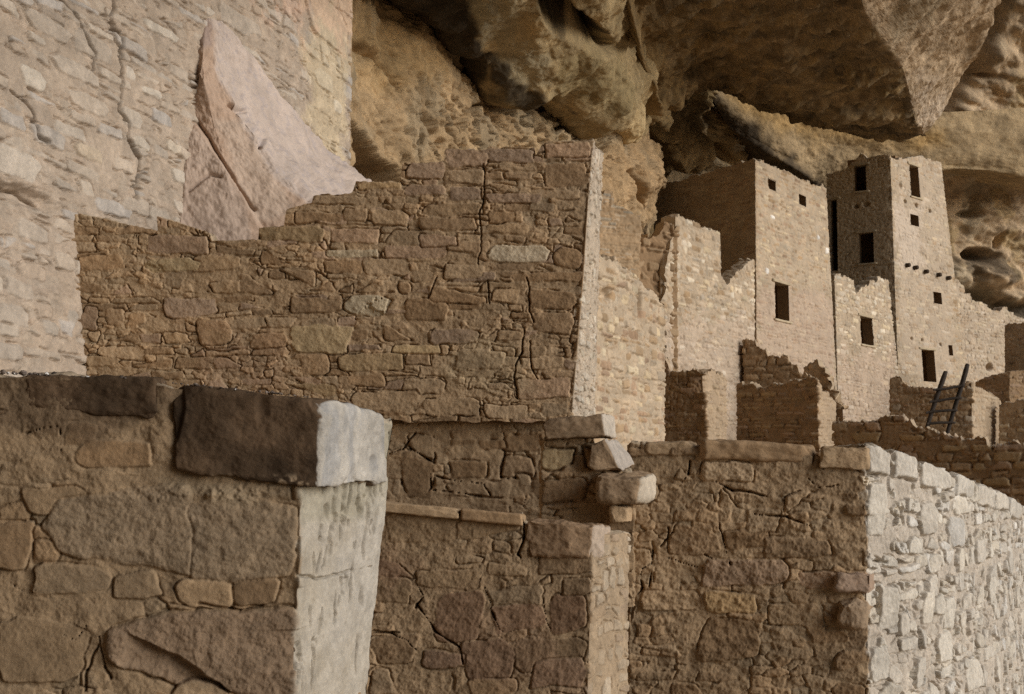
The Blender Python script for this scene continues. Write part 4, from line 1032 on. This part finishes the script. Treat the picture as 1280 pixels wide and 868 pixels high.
# --- tall lit wall at the left
W = Wall([(-520, -260, -483, 460, 5.5), (-89, -90, -49, 460, 7.7), (67, -90, 107, 460, 9.0), (369, -90, 366, 300, 12.55), (441, -90, 437, 300, 14.0)], [(-520, -270), (-89, -92), (67, -92), (369, -92), (441, -92)], .0085, thick=.5, seed=17, corner_r=.02, zbot=-.9)
W.chinks(.11, .055, .010, .08, -.1, .022)
for px_, py_, w, hh, c in [(40, 100, .3, .16, 'cream'), (190, 118, .3, .07, 'cream'), (176, 182, .25, .12, 'cream'), (217, 185, .25, .1, 'cream'), (224, 220, .25, .12, 'cream'), (20, 205, .5, .22, 'pale'), (15, 240, .45, .16, 'tan'), (60, 35, .55, .16, 'rose'), (115, 60, .5, .2, 'rose'), (95, 90, .6, .14, 'rose'), (60, 170, .4, .14, 'slate'), (110, 190, .35, .12, 'yellow'), (165, 150, .3, .16, 'pale'), (200, 40, .5, .1, 'cream'), (110, 130, .5, .14, 'rose'), (40, 290, .4, .14, 'rose'), (40, 340, .3, .12, 'tan'), (55, 390, .2, .12, 'tan'), (62, 410, .2, .1, 'grey'), (90, 395, .16, .1, 'grey'), (15, 395, .35, .16, 'rose'), (10, 440, .35, .12, 'rose'), (140, 260, .5, .12, 'slate'), (412, 30, 1.2, .5, 'rose'), (405, 100, .5, .2, 'cream'), (421, 133, .25, .14, 'white'), (400, 130, .7, .15, 'tan'), (300, 30, .8, .2, 'rose'), (330, 60, .6, .14, 'tan')]:
    W.spot(px_, py_, w, hh, col=c, prot=.022, er=.02, grv=.035, gw=.007, tilt=.03)
W.courses((.07, .15), (.16, .5), .014, .92, (.002, .030), ('rose', 'rose', 'pale', 'tan', 'slate'), .25, .012, .046, tilt=.04, chink=.5)
W.stain([(-90, -90), (440, -90), (440, 500), (-60, 500)], (.42, .372, .33), .55, .02)
W.stain([(384, -60), (436, -60), (434, 230), (384, 200)], (.56, .46, .30), .55, .15)
W.stain([(300, -60), (445, -90), (440, 40), (400, 50)], (.52, .34, .25), .5, .2)
for pts, w, d in (([(75, 0), (96, 20), (104, 40), (110, 55), (118, 68), (117, 88)], .017, .16), ([(141, 0), (143, 12), (139, 22), (141, 36), (152, 46), (153, 60), (153, 85), (153, 115), (150, 138), (160, 155), (161, 175), (176, 200), (174, 215), (170, 235), (171, 248)], .022, .2), ([(206, 25), (220, 45)], .02, .06), ([(15, 115), (30, 128), (42, 145), (48, 170), (62, 178)], .016, .14), ([(0, 237), (30, 240), (55, 258)], .02, .1)):
    W.crack(pts, w, d, cont=True)
W.dent(30, 245, .35, .07, .10)
TW = W.build('masonry_wall', 'tall lit wall at the upper left split by long vertical cracks', 'stone wall', M_MID)

# --- fallen slab caught in the tall wall
def slab_col(G, px, py, N, d):
    c = np.broadcast_to(np.array([.50, .415, .36]), G.shape) * (1 + .13 * f3(G * 2.5, 5, 301, .65))[..., None]
    c = mixc(c, smoothstep(.25, .5, f3(G * 22, 2, 304)) * .35, [.33, .30, .32])
    red = softpoly(px, py, G, [(236, 20), (262, 30), (272, 90), (300, 150), (336, 215), (392, 262), (300, 400), (200, 400), (225, 150)], 4, 30, 4, 3)
    c = mixc(c, red, [.44, .32, .24])
    c = mixc(c, softpoly(px, py, G, [(243, 30), (262, 25), (268, 62), (242, 62)], 4, 31, 4, 3) * .6, [.33, .26, .24])
    c = mixc(c, softpoly(px, py, G, [(225, 150), (248, 165), (285, 215), (310, 290), (310, 350), (200, 350)], 4, 33, 5, 3) * .7, [.46, .365, .30])
    c = mixc(c, softpoly(px, py, G, [(270, 150), (300, 150), (345, 215), (370, 262), (320, 280), (290, 215)], 6, 34, 6, 3) * .6, [.48, .385, .31])
    return c
def slab_disp(G, px, py, N):
    d = 0
    for pts, w, dp in (([(236, 145), (246, 150), (262, 172), (280, 205), (300, 240), (318, 262)], 1.8, .06), ([(288, 130), (300, 137), (308, 138)], 2, .06), ([(322, 165), (328, 175), (325, 185)], 2, .05), ([(236, 240), (262, 220), (275, 224)], 1.8, .05), ([(370, 228), (385, 250)], 3, .08)):
        best = np.full(px.shape, 1e9)
        for (x0, y0), (x1, y1) in zip(pts[:-1], pts[1:]):
            t = np.clip(((px - x0) * (x1 - x0) + (py - y0) * (y1 - y0)) / ((x1 - x0) ** 2 + (y1 - y0) ** 2), 0, 1)
            best = np.minimum(best, np.hypot(px - x0 - t * (x1 - x0), py - y0 - t * (y1 - y0)))
        d = d - dp * np.exp(-(best / w) ** 2)
    d = d + .045 * smoothstep(-4, 3, inpoly(px, py, [(220, 150), (246, 158), (270, 195), (300, 245), (330, 290), (330, 400), (200, 400)]))
    return d
net = [[(243, 40, 10.95), (257, 24, 11.0), (263, 24, 11.02), (276, 28, 11.15)],
       [(238, 95, 10.85), (252, 92, 10.72), (272, 80, 10.95), (314, 72, 11.5)],
       [(236, 150, 10.74), (268, 155, 10.76), (300, 142, 10.95), (366, 138, 12.2)],
       [(233, 210, 10.6), (285, 212, 10.72), (342, 204, 11.0), (416, 192, 13.05)],
       [(224, 292, 10.45), (308, 285, 10.68), (390, 262, 10.95), (464, 224, 13.7)],
       [(220, 365, 10.35), (320, 360, 10.58), (440, 345, 10.85), (505, 290, 13.9)]]
SB = patch('fallen_slab', net, 260, 240, M_ROCK, slab_col, amp=.045, freq=2.2, seed=75, smooth=(False, False), gain=.62, dispf=slab_disp, aniso=(1, 1, 1), back=(-.75, .6, 0))
tag(SB, 'huge fallen pink slab leaning behind the stepped wall', 'boulder')

# ================================================================== THE VILLAGE BEHIND
FAR = dict(hr=(.09, .17), lr=(.2, .5), gap=.03, prot=(.008, .035), jit=.18, er=.03, grv=.035, tilt=.04, chink=.25)
LIT = ('rose', 'light', 'pale', 'rose', 'tan', 'cream')
DRK = ('brown', 'tan', 'brown', 'tan')
def far_wall(nodes, top, name, label, cat, seed, pal=LIT, mortar='rose', sp=.024, fill=.85, holes=(), stains_or_light=(), group=None, cr=.05, thick=.45, over=None, dents=(), spots=(), endtint=None, wob=.05, ck=.02, **kw):
    W = Wall(nodes, top, sp, thick=thick, seed=seed, mortar=mortar, corner_r=cr, **kw)
    for h in holes: W.hole(*h[:4], name=h[4] if len(h) > 4 else 'window', depth=1.2, seg=h[5] if len(h) > 5 else None)
    for s_ in spots: W.spot(*s_[:4], col=s_[4], prot=.03, grv=.03, er=.03)
    f = dict(FAR); f.update(over or {})
    W.chinks(.16, .09, ck, .08, .1, ck)
    W.courses(fill=fill, pal=pal, **f)
    for st in stains_or_light: W.stain(*st)
    if len(nodes) > 2: W.wobble(2, wob, .10)
    if endtint: W.tint(W.nu[2] + .02, 99, endtint, .6)  # end faces coloured paler to stand in for light on them
    for d in dents: W.dent(*d)
    return W, W.build(name, label, cat, M_FAR, group)

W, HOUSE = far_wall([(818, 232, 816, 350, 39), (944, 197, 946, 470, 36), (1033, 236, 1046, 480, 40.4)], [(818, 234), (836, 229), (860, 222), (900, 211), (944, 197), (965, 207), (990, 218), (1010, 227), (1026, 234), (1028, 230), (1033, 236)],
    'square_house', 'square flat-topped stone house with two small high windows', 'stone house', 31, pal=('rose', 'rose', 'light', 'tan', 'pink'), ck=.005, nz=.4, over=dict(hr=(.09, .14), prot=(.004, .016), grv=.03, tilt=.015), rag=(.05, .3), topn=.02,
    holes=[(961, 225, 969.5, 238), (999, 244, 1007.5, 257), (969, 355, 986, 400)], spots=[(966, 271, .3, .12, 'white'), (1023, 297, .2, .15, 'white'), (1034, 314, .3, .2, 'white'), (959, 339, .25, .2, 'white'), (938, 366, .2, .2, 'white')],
    stains_or_light=[([(946, 350), (1044, 370), (1044, 520), (946, 520)], (.48, .365, .285), .5, .25), ([(815, 200), (946, 180), (946, 480), (815, 480)], (.34, .235, .14), .4, .1)])  # last patch paints shade into the colour of the dark side
W, o = far_wall([(829, 300, 829, 552, 31.9), (943, 325, 944.5, 552, 35.95)], [(829, 378), (831, 350), (834, 326), (838, 302), (843, 290), (845, 270), (849, 269), (852, 273), (862, 276), (880, 284), (900, 293), (901.5, 346), (908, 354), (913, 350), (917, 345), (922, 338), (930, 333), (936, 328), (943, 324)],
    'ruined_wall', 'jagged lit wall standing below the dark side of the square house', 'ruined wall', 32, over=dict(hr=(.10, .2)), rag=(.05, .2), topn=.03, jag=(.12, 0), stains_or_light=[([(829, 400), (944, 400), (944, 560), (829, 560)], (.50, .40, .32), .45, .3)], spots=[(870, 310, .5, .14, 'tan')])
W, o = far_wall([(1043, 340, 1047, 480, 40.75), (1110, 348, 1123, 470, 44.3)], [(1043, 345), (1050, 344), (1058, 347), (1067, 350), (1069, 366), (1073, 365), (1077, 359), (1083, 357), (1087, 352), (1094, 352), (1098, 347), (1105, 350), (1111, 350)],
    'ruined_wall', 'broken lit wall with one square window between the square house and the tower', 'ruined wall', 33, over=dict(hr=(.12, .2)), rag=(.06, .25), topn=.02, jag=(0, .1), holes=[(1076, 397, 1091, 431)], pal=('rose', 'pale', 'cream', 'light'), stains_or_light=[([(1045, 440), (1120, 440), (1120, 540), (1045, 540)], (.46, .35, .27), .5, .3)])
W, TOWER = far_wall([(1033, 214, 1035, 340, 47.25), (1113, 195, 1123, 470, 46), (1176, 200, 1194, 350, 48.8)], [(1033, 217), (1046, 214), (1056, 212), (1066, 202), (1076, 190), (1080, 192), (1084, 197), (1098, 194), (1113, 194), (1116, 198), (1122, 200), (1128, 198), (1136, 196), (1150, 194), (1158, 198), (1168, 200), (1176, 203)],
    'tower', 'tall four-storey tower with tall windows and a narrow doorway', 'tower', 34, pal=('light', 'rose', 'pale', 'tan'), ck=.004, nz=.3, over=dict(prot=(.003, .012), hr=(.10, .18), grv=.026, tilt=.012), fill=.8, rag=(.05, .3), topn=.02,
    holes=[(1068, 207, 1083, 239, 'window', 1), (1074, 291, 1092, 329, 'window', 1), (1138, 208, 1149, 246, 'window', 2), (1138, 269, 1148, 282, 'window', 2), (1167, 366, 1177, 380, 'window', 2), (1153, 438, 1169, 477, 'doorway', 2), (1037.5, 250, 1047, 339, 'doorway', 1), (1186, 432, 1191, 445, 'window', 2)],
    stains_or_light=[([(1118, 255), (1150, 262), (1155, 335), (1120, 332)], (.62, .52, .42), .75, .3), ([(1040, 180), (1113, 180), (1123, 480), (1040, 480)], (.52, .40, .26), .7, .1), ([(1124, 195), (1180, 195), (1192, 470), (1126, 470)], (.58, .48, .38), .3, .2)],  # middle patch lightens the shaded side in colour, as if softly lit
    dents=[(1132, 252, .08, .07, .25), (1146, 257, .1, .08, .25), (1163, 264, .08, .07, .25), (1140, 423, .06, .05, .2), (1153, 425, .06, .05, .2), (1176, 431, .07, .05, .2), (1070, 258, .09, .07, .2), (1083, 255, .12, .08, .2), (1126, 232, .1, .16, .1)])
def beam_end(px_, py_):
    u, z = W.uz(px_, py_, 2); xy, ln, n, d = W.path(np.array([u])); p = W.S(np.array([u]), np.array([z]))[0]
    a = np.linspace(0, 2 * math.pi, 13)[:-1]; rr = .085; V = []
    for t, k in ((-.25, 1), (.05, 1), (.14, .95), (.16, .8)):
        for b in a: V.append([p[0] + n[0][0] * t + d[0][0] * math.cos(b) * rr * k, p[1] + n[0][1] * t + d[0][1] * math.cos(b) * rr * k, p[2] + math.sin(b) * rr * k])
    q = [(k * 12 + i, k * 12 + (i + 1) % 12, k * 12 + 12 + (i + 1) % 12, k * 12 + 12 + i) for k in range(3) for i in range(12)]
    V.append(list(np.mean(V[36:48], axis=0)))
    make_obj('beam_end', V, q, M_BEAM, parent=TOWER, tris=[(36 + i, 36 + (i + 1) % 12, 48) for i in range(12)])
for a in ((1133, 332), (1143, 335), (1156, 340), (1172, 344), (1184, 348)): beam_end(*a)

W, o = far_wall([(1193.5, 346, 1195, 470, 48.82), (1290, 400, 1290, 470, 52.0)], [(1193.5, 349), (1198, 351), (1205, 358), (1206, 366), (1212, 368), (1215, 376), (1226, 378), (1240, 386), (1250, 389), (1253, 384), (1258, 384), (1262, 391), (1275, 396), (1290, 404)],
    'ruined_wall', 'lit wall falling away in steps to the right from the foot of the tower', 'ruined wall', 35, over=dict(hr=(.12, .2)), rag=(.06, .4), topn=.02, pal=('light', 'rose', 'pale', 'tan'), ends=(False, True), dents=[(1237, 459, .2, .14, .4)], stains_or_light=[([(1194, 340), (1295, 400), (1295, 480), (1194, 480)], (.58, .48, .38), .3, .2)])
far_wall([(748, 318, 742, 552, 25.2), (831, 372, 831, 552, 28.8)], [(748, 318), (758, 320), (772, 327), (776, 333), (788, 337), (792, 346), (802, 350), (806, 358), (815, 362), (822, 372), (831, 388)],
    'ruined_wall', 'lit rubble wall with a ragged sloping top beside the long stepped wall', 'ruined wall', 36, sp=.02, over=dict(hr=(.12, .24), lr=(.25, .6), prot=(.01, .08), tilt=.10, chip=.03), rag=(.06, .2), topn=.03, dents=[(758, 368, .25, .12, .2), (800, 380, .12, .3, .2)], pal=('rose', 'tan', 'rose', 'light', 'pink'))
far_wall([(774, 322, 774, 400, 31.6), (847, 280, 847, 400, 32.35)], [(774, 326), (795, 318), (799, 304), (806, 298), (815, 290), (822, 292), (830, 283), (838, 285), (847, 278)],
    'ruined_wall', 'brown crumbling cross wall in shade under the cliff boulder', 'ruined wall', 37, pal=DRK, mortar='brown', over=dict(hr=(.14, .26), prot=(.02, .12), tilt=.12), rag=(.12, .25), topn=.05)
far_wall([(736, 234, 736, 345, 27.4), (802, 272, 799, 345, 28.0)], [(736, 235), (745, 239), (755, 243), (756, 238), (766, 241), (768, 254), (800, 271)],
    'ruined_wall', 'grey-brown slanting wall fragment squeezed under the cliff beside the long wall', 'ruined wall', 38, pal=('tan', 'grey', 'tan', 'rose'), mortar='tan', over=dict(hr=(.06, .1), prot=(.004, .015), grv=.02), topn=.02)
far_wall([(826, 450, 822, 552, 31.0), (878, 464, 884, 552, 30.5), (908, 472, 909, 552, 31.7)], [(826, 449), (831, 452), (836, 461), (842, 466), (850, 464), (868, 463), (878, 466), (890, 462), (900, 468), (908, 474)],
    'ruined_wall', 'low dark cross wall with a jagged bright end, left of the roofless room', 'ruined wall', 39, sp=.021, pal=('brown', 'tan', 'orange', 'pink'), mortar='brown', rag=(.06, .2), topn=.04, cr=.04, endtint='rose', wob=.14, over=dict(prot=(.01, .05), tilt=.08))
far_wall([(921, 480, 921, 556, 33.2), (1021, 475, 1024, 556, 32.0), (1046, 482, 1044, 556, 33.3)], [(921, 483), (932, 478), (945, 482), (960, 482), (980, 478), (1000, 474), (1010, 472), (1018, 476), (1022, 480), (1026, 484), (1030, 490), (1038, 494), (1046, 504)],
    'ruined_room', 'dark front of a roofless room with a jagged bright corner', 'ruined room', 40, sp=.021, pal=('brown', 'tan', 'orange', 'pink'), mortar='brown', rag=(.07, .2), topn=.04, cr=.04, endtint='rose', wob=.14, over=dict(prot=(.01, .05), tilt=.06))
far_wall([(929, 428, 930, 510, 35.1), (1012, 470, 1012, 510, 34.5)], [(929, 428), (944, 428), (945, 434), (957, 436), (959, 444), (972, 446), (984, 446), (986, 453), (996, 456), (999, 464), (1012, 473)],
    'ruined_wall', 'dark stub of wall stepping down behind the roofless room', 'ruined wall', 41, pal=DRK, mortar='brown', rag=(.05, .25), topn=.04, over=dict(hr=(.12, .22), prot=(.02, .07)))
far_wall([(1004, 455, 1004, 535, 36.8), (1048, 475, 1050, 535, 36.2)], [(1004, 462), (1010, 454), (1014, 452), (1022, 452), (1026, 457), (1031, 458), (1033, 470), (1037, 474), (1039, 486), (1043, 490), (1045, 502), (1049, 506)],
    'ruined_wall', 'small crumbling stub of wall right of the roofless room', 'ruined wall', 42, pal=DRK, mortar='tan', rag=(.08, .2), topn=.05, jag=(0, .2), over=dict(hr=(.12, .22), prot=(.02, .09)))
far_wall([(1042, 527, 1042, 650, 29.5), (1295, 560, 1295, 670, 27.4)], [(1042, 528), (1055, 525), (1065, 529), (1080, 527), (1095, 527), (1110, 522), (1128, 524), (1138, 524), (1141, 530), (1150, 536), (1160, 537), (1170, 542), (1180, 541), (1190, 548), (1210, 551), (1225, 550), (1240, 556), (1270, 557), (1295, 562)],
    'retaining_wall', 'low brown wall of coarse blocks running behind the curved pale wall', 'low wall', 43, sp=.02, pal=('brown', 'orange', 'pink', 'tan'), mortar='brown', rag=(.07, .3), topn=.04, over=dict(hr=(.14, .26), lr=(.3, .7), prot=(.02, .09), tilt=.08, grv=.06))
far_wall([(1112, 474, 1113, 550, 37.2), (1215, 480, 1216, 555, 36.4), (1251, 503, 1250, 562, 38.4)], [(1112, 475), (1120, 473), (1128, 474), (1132, 480), (1140, 483), (1155, 485), (1175, 484), (1190, 485), (1205, 481), (1214, 478), (1225, 485), (1235, 490), (1251, 502)],
    'ruined_room', 'low walled room with the dark ladder leaning on its front', 'ruined room', 44, sp=.024, pal=('brown', 'tan', 'pink', 'rose'), mortar='tan', rag=(.05, .25), topn=.03, endtint='rose', wob=.14, over=dict(hr=(.12, .22), prot=(.01, .05)))
far_wall([(1249, 506, 1249, 570, 37.6), (1310, 498, 1310, 575, 37.0)], [(1249, 507), (1255, 503), (1266, 504), (1276, 499), (1290, 501), (1310, 500)],
    'ruined_wall', 'short masonry wall at the right edge below the round wall', 'ruined wall', 45, pal=('tan', 'pink', 'brown', 'light'), mortar='tan', rag=(.05, .3), topn=.03)
far_wall([(1256, 406, 1256, 480, 44.2), (1312, 402, 1312, 480, 43.4)], [(1256, 407), (1262, 405), (1280, 404), (1312, 402)],
    'ruined_wall', 'smooth brown block of wall at the right edge above the round wall', 'ruined wall', 46, pal=('pink', 'tan'), mortar='tan', fill=.35, topn=.03)
far_wall([(1212, 480, 1212, 520, 43.0), (1232, 472, 1232, 520, 42.0), (1262, 466, 1262, 520, 41.6), (1312, 460, 1312, 520, 42.2)], [(1212, 487), (1222, 476), (1232, 472), (1250, 467), (1262, 465), (1285, 463), (1312, 460)],
    'round_wall', 'low rounded wall between the ladder and the right edge', 'round wall', 47, pal=('brown', 'tan', 'pink'), mortar='brown', fill=.6, topn=.03, over=dict(hr=(.1, .18)))

# tan rock lying on the ledge above the square house
def rock_c(Wp, N): return np.tile(np.array([.46, .35, .22]), (len(Wp), 1))
o = px_block('boulder', [(822, 250), (905, 250), (882, 209), (826, 208)], 40.6, (1.5, 1.5, -.1), M_CLIFF, rock_c, n=40, rnd=.3, amp=.16, freq=1.0, seed=51)
tag(o, 'tan boulder resting on the ledge behind the dark side of the square house', 'boulder')

# ladder
def rod(a, b, r0, r1, n=10, m=12, seed=0):
    a, b = np.array(a), np.array(b); ax = (b - a) / np.linalg.norm(b - a)
    e1 = np.cross(ax, [0, 1, 0.2]); e1 /= np.linalg.norm(e1); e2 = np.cross(ax, e1); V = []
    for k in range(m + 1):
        t = k / m; c = a + (b - a) * t; c = c + e1 * .012 * math.sin(5 * t + seed) + e2 * .010 * math.sin(7 * t + 2 * seed); r = r0 + (r1 - r0) * t
        if k in (0, m): r *= .8
        for i in range(n):
            an = 2 * math.pi * i / n; V.append(c + r * (1 + .06 * math.sin(3 * an + seed + 4 * t)) * (e1 * math.cos(an) + e2 * math.sin(an)))
    V += [a, b]; q = [(k * n + i, k * n + (i + 1) % n, k * n + n + (i + 1) % n, k * n + n + i) for k in range(m) for i in range(n)]
    tr = [(i, (i + 1) % n, len(V) - 2) for i in range(n)] + [(m * n + i, m * n + (i + 1) % n, len(V) - 1) for i in range(n)]
    return np.array(V), q, tr
L = bpy.data.objects.new('ladder', None); COL.objects.link(L)
base = P(1172, 552, 35.0); L.location = base; L['_o'] = [float(x) for x in base]
tag(L, 'dark wooden ladder with four rungs leaning against the low walled room', 'ladder')
def yl(py): return np.interp(py, [456, 552], [36.15, 35.1])
for k, (x0, y0, x1, y1) in enumerate([(1155.5, 545, 1181.5, 465), (1182, 551, 1209, 456)]):
    V, q, tr = rod(P(x0, y0, yl(y0)), P(x1, y1, yl(y1)), .055, .075, seed=k); make_obj('rail', V, q, M_WOOD, parent=L, tris=tr)
for k, (x0, y0, x1, y1) in enumerate([(1167, 487.5, 1206, 482.5), (1162, 502, 1202, 497.5), (1157.5, 515.5, 1197, 513), (1159, 530, 1194, 528)]):
    V, q, tr = rod(P(x0, y0, yl(y0) - .1), P(x1, y1, yl(y1) - .1), .04, .036, seed=k + 3); make_obj('rung', V, q, M_WOOD, parent=L, tris=tr)

# ================================================================== camera, light, sky
sc = bpy.context.scene
cam = bpy.data.cameras.new('camera'); co = bpy.data.objects.new('camera', cam); COL.objects.link(co)
cam.sensor_width = 36; cam.lens = FPX * 36 / 1280; cam.clip_end = 2000; cam.clip_start = .05
co.location = (0, 0, CAMZ); co.rotation_euler = (math.pi / 2 + PITCH, 0, 0); sc.camera = co

SUN_DIR = np.array([.85, -.31, .30]); SUN_DIR /= np.linalg.norm(SUN_DIR)
elev = math.asin(SUN_DIR[2]); azim = math.atan2(SUN_DIR[0], SUN_DIR[1])       # clockwise from +Y
sun = bpy.data.lights.new('sun', 'SUN'); sun.energy = 3.0; sun.angle = math.radians(42); sun.color = (1, .97, .93)
so = bpy.data.objects.new('sun', sun); COL.objects.link(so)
from mathutils import Vector
so.rotation_euler = Vector(SUN_DIR).to_track_quat('Z', 'Y').to_euler(); so.location = (30, -10, 30)

w = bpy.data.worlds.new('World'); sc.world = w; w.use_nodes = True
nt = w.node_tree; bg = nt.nodes['Background']; sky = nt.nodes.new('ShaderNodeTexSky'); sky.sky_type = 'NISHITA'
sky.sun_disc = False; sky.sun_elevation = elev; sky.sun_rotation = azim
nt.links.new(sky.outputs[0], bg.inputs[0]); bg.inputs[1].default_value = .065

sc.view_settings.view_transform = 'Standard'; sc.view_settings.look = 'None'; sc.view_settings.gamma = 1; sc.view_settings.use_curve_mapping = False
sc.view_settings.exposure = -0.12
sc.cycles.max_bounces = 6; sc.cycles.diffuse_bounces = 4; sc.cycles.use_denoising = False

for o in bpy.data.objects:
    if '_o' in o: del o['_o']
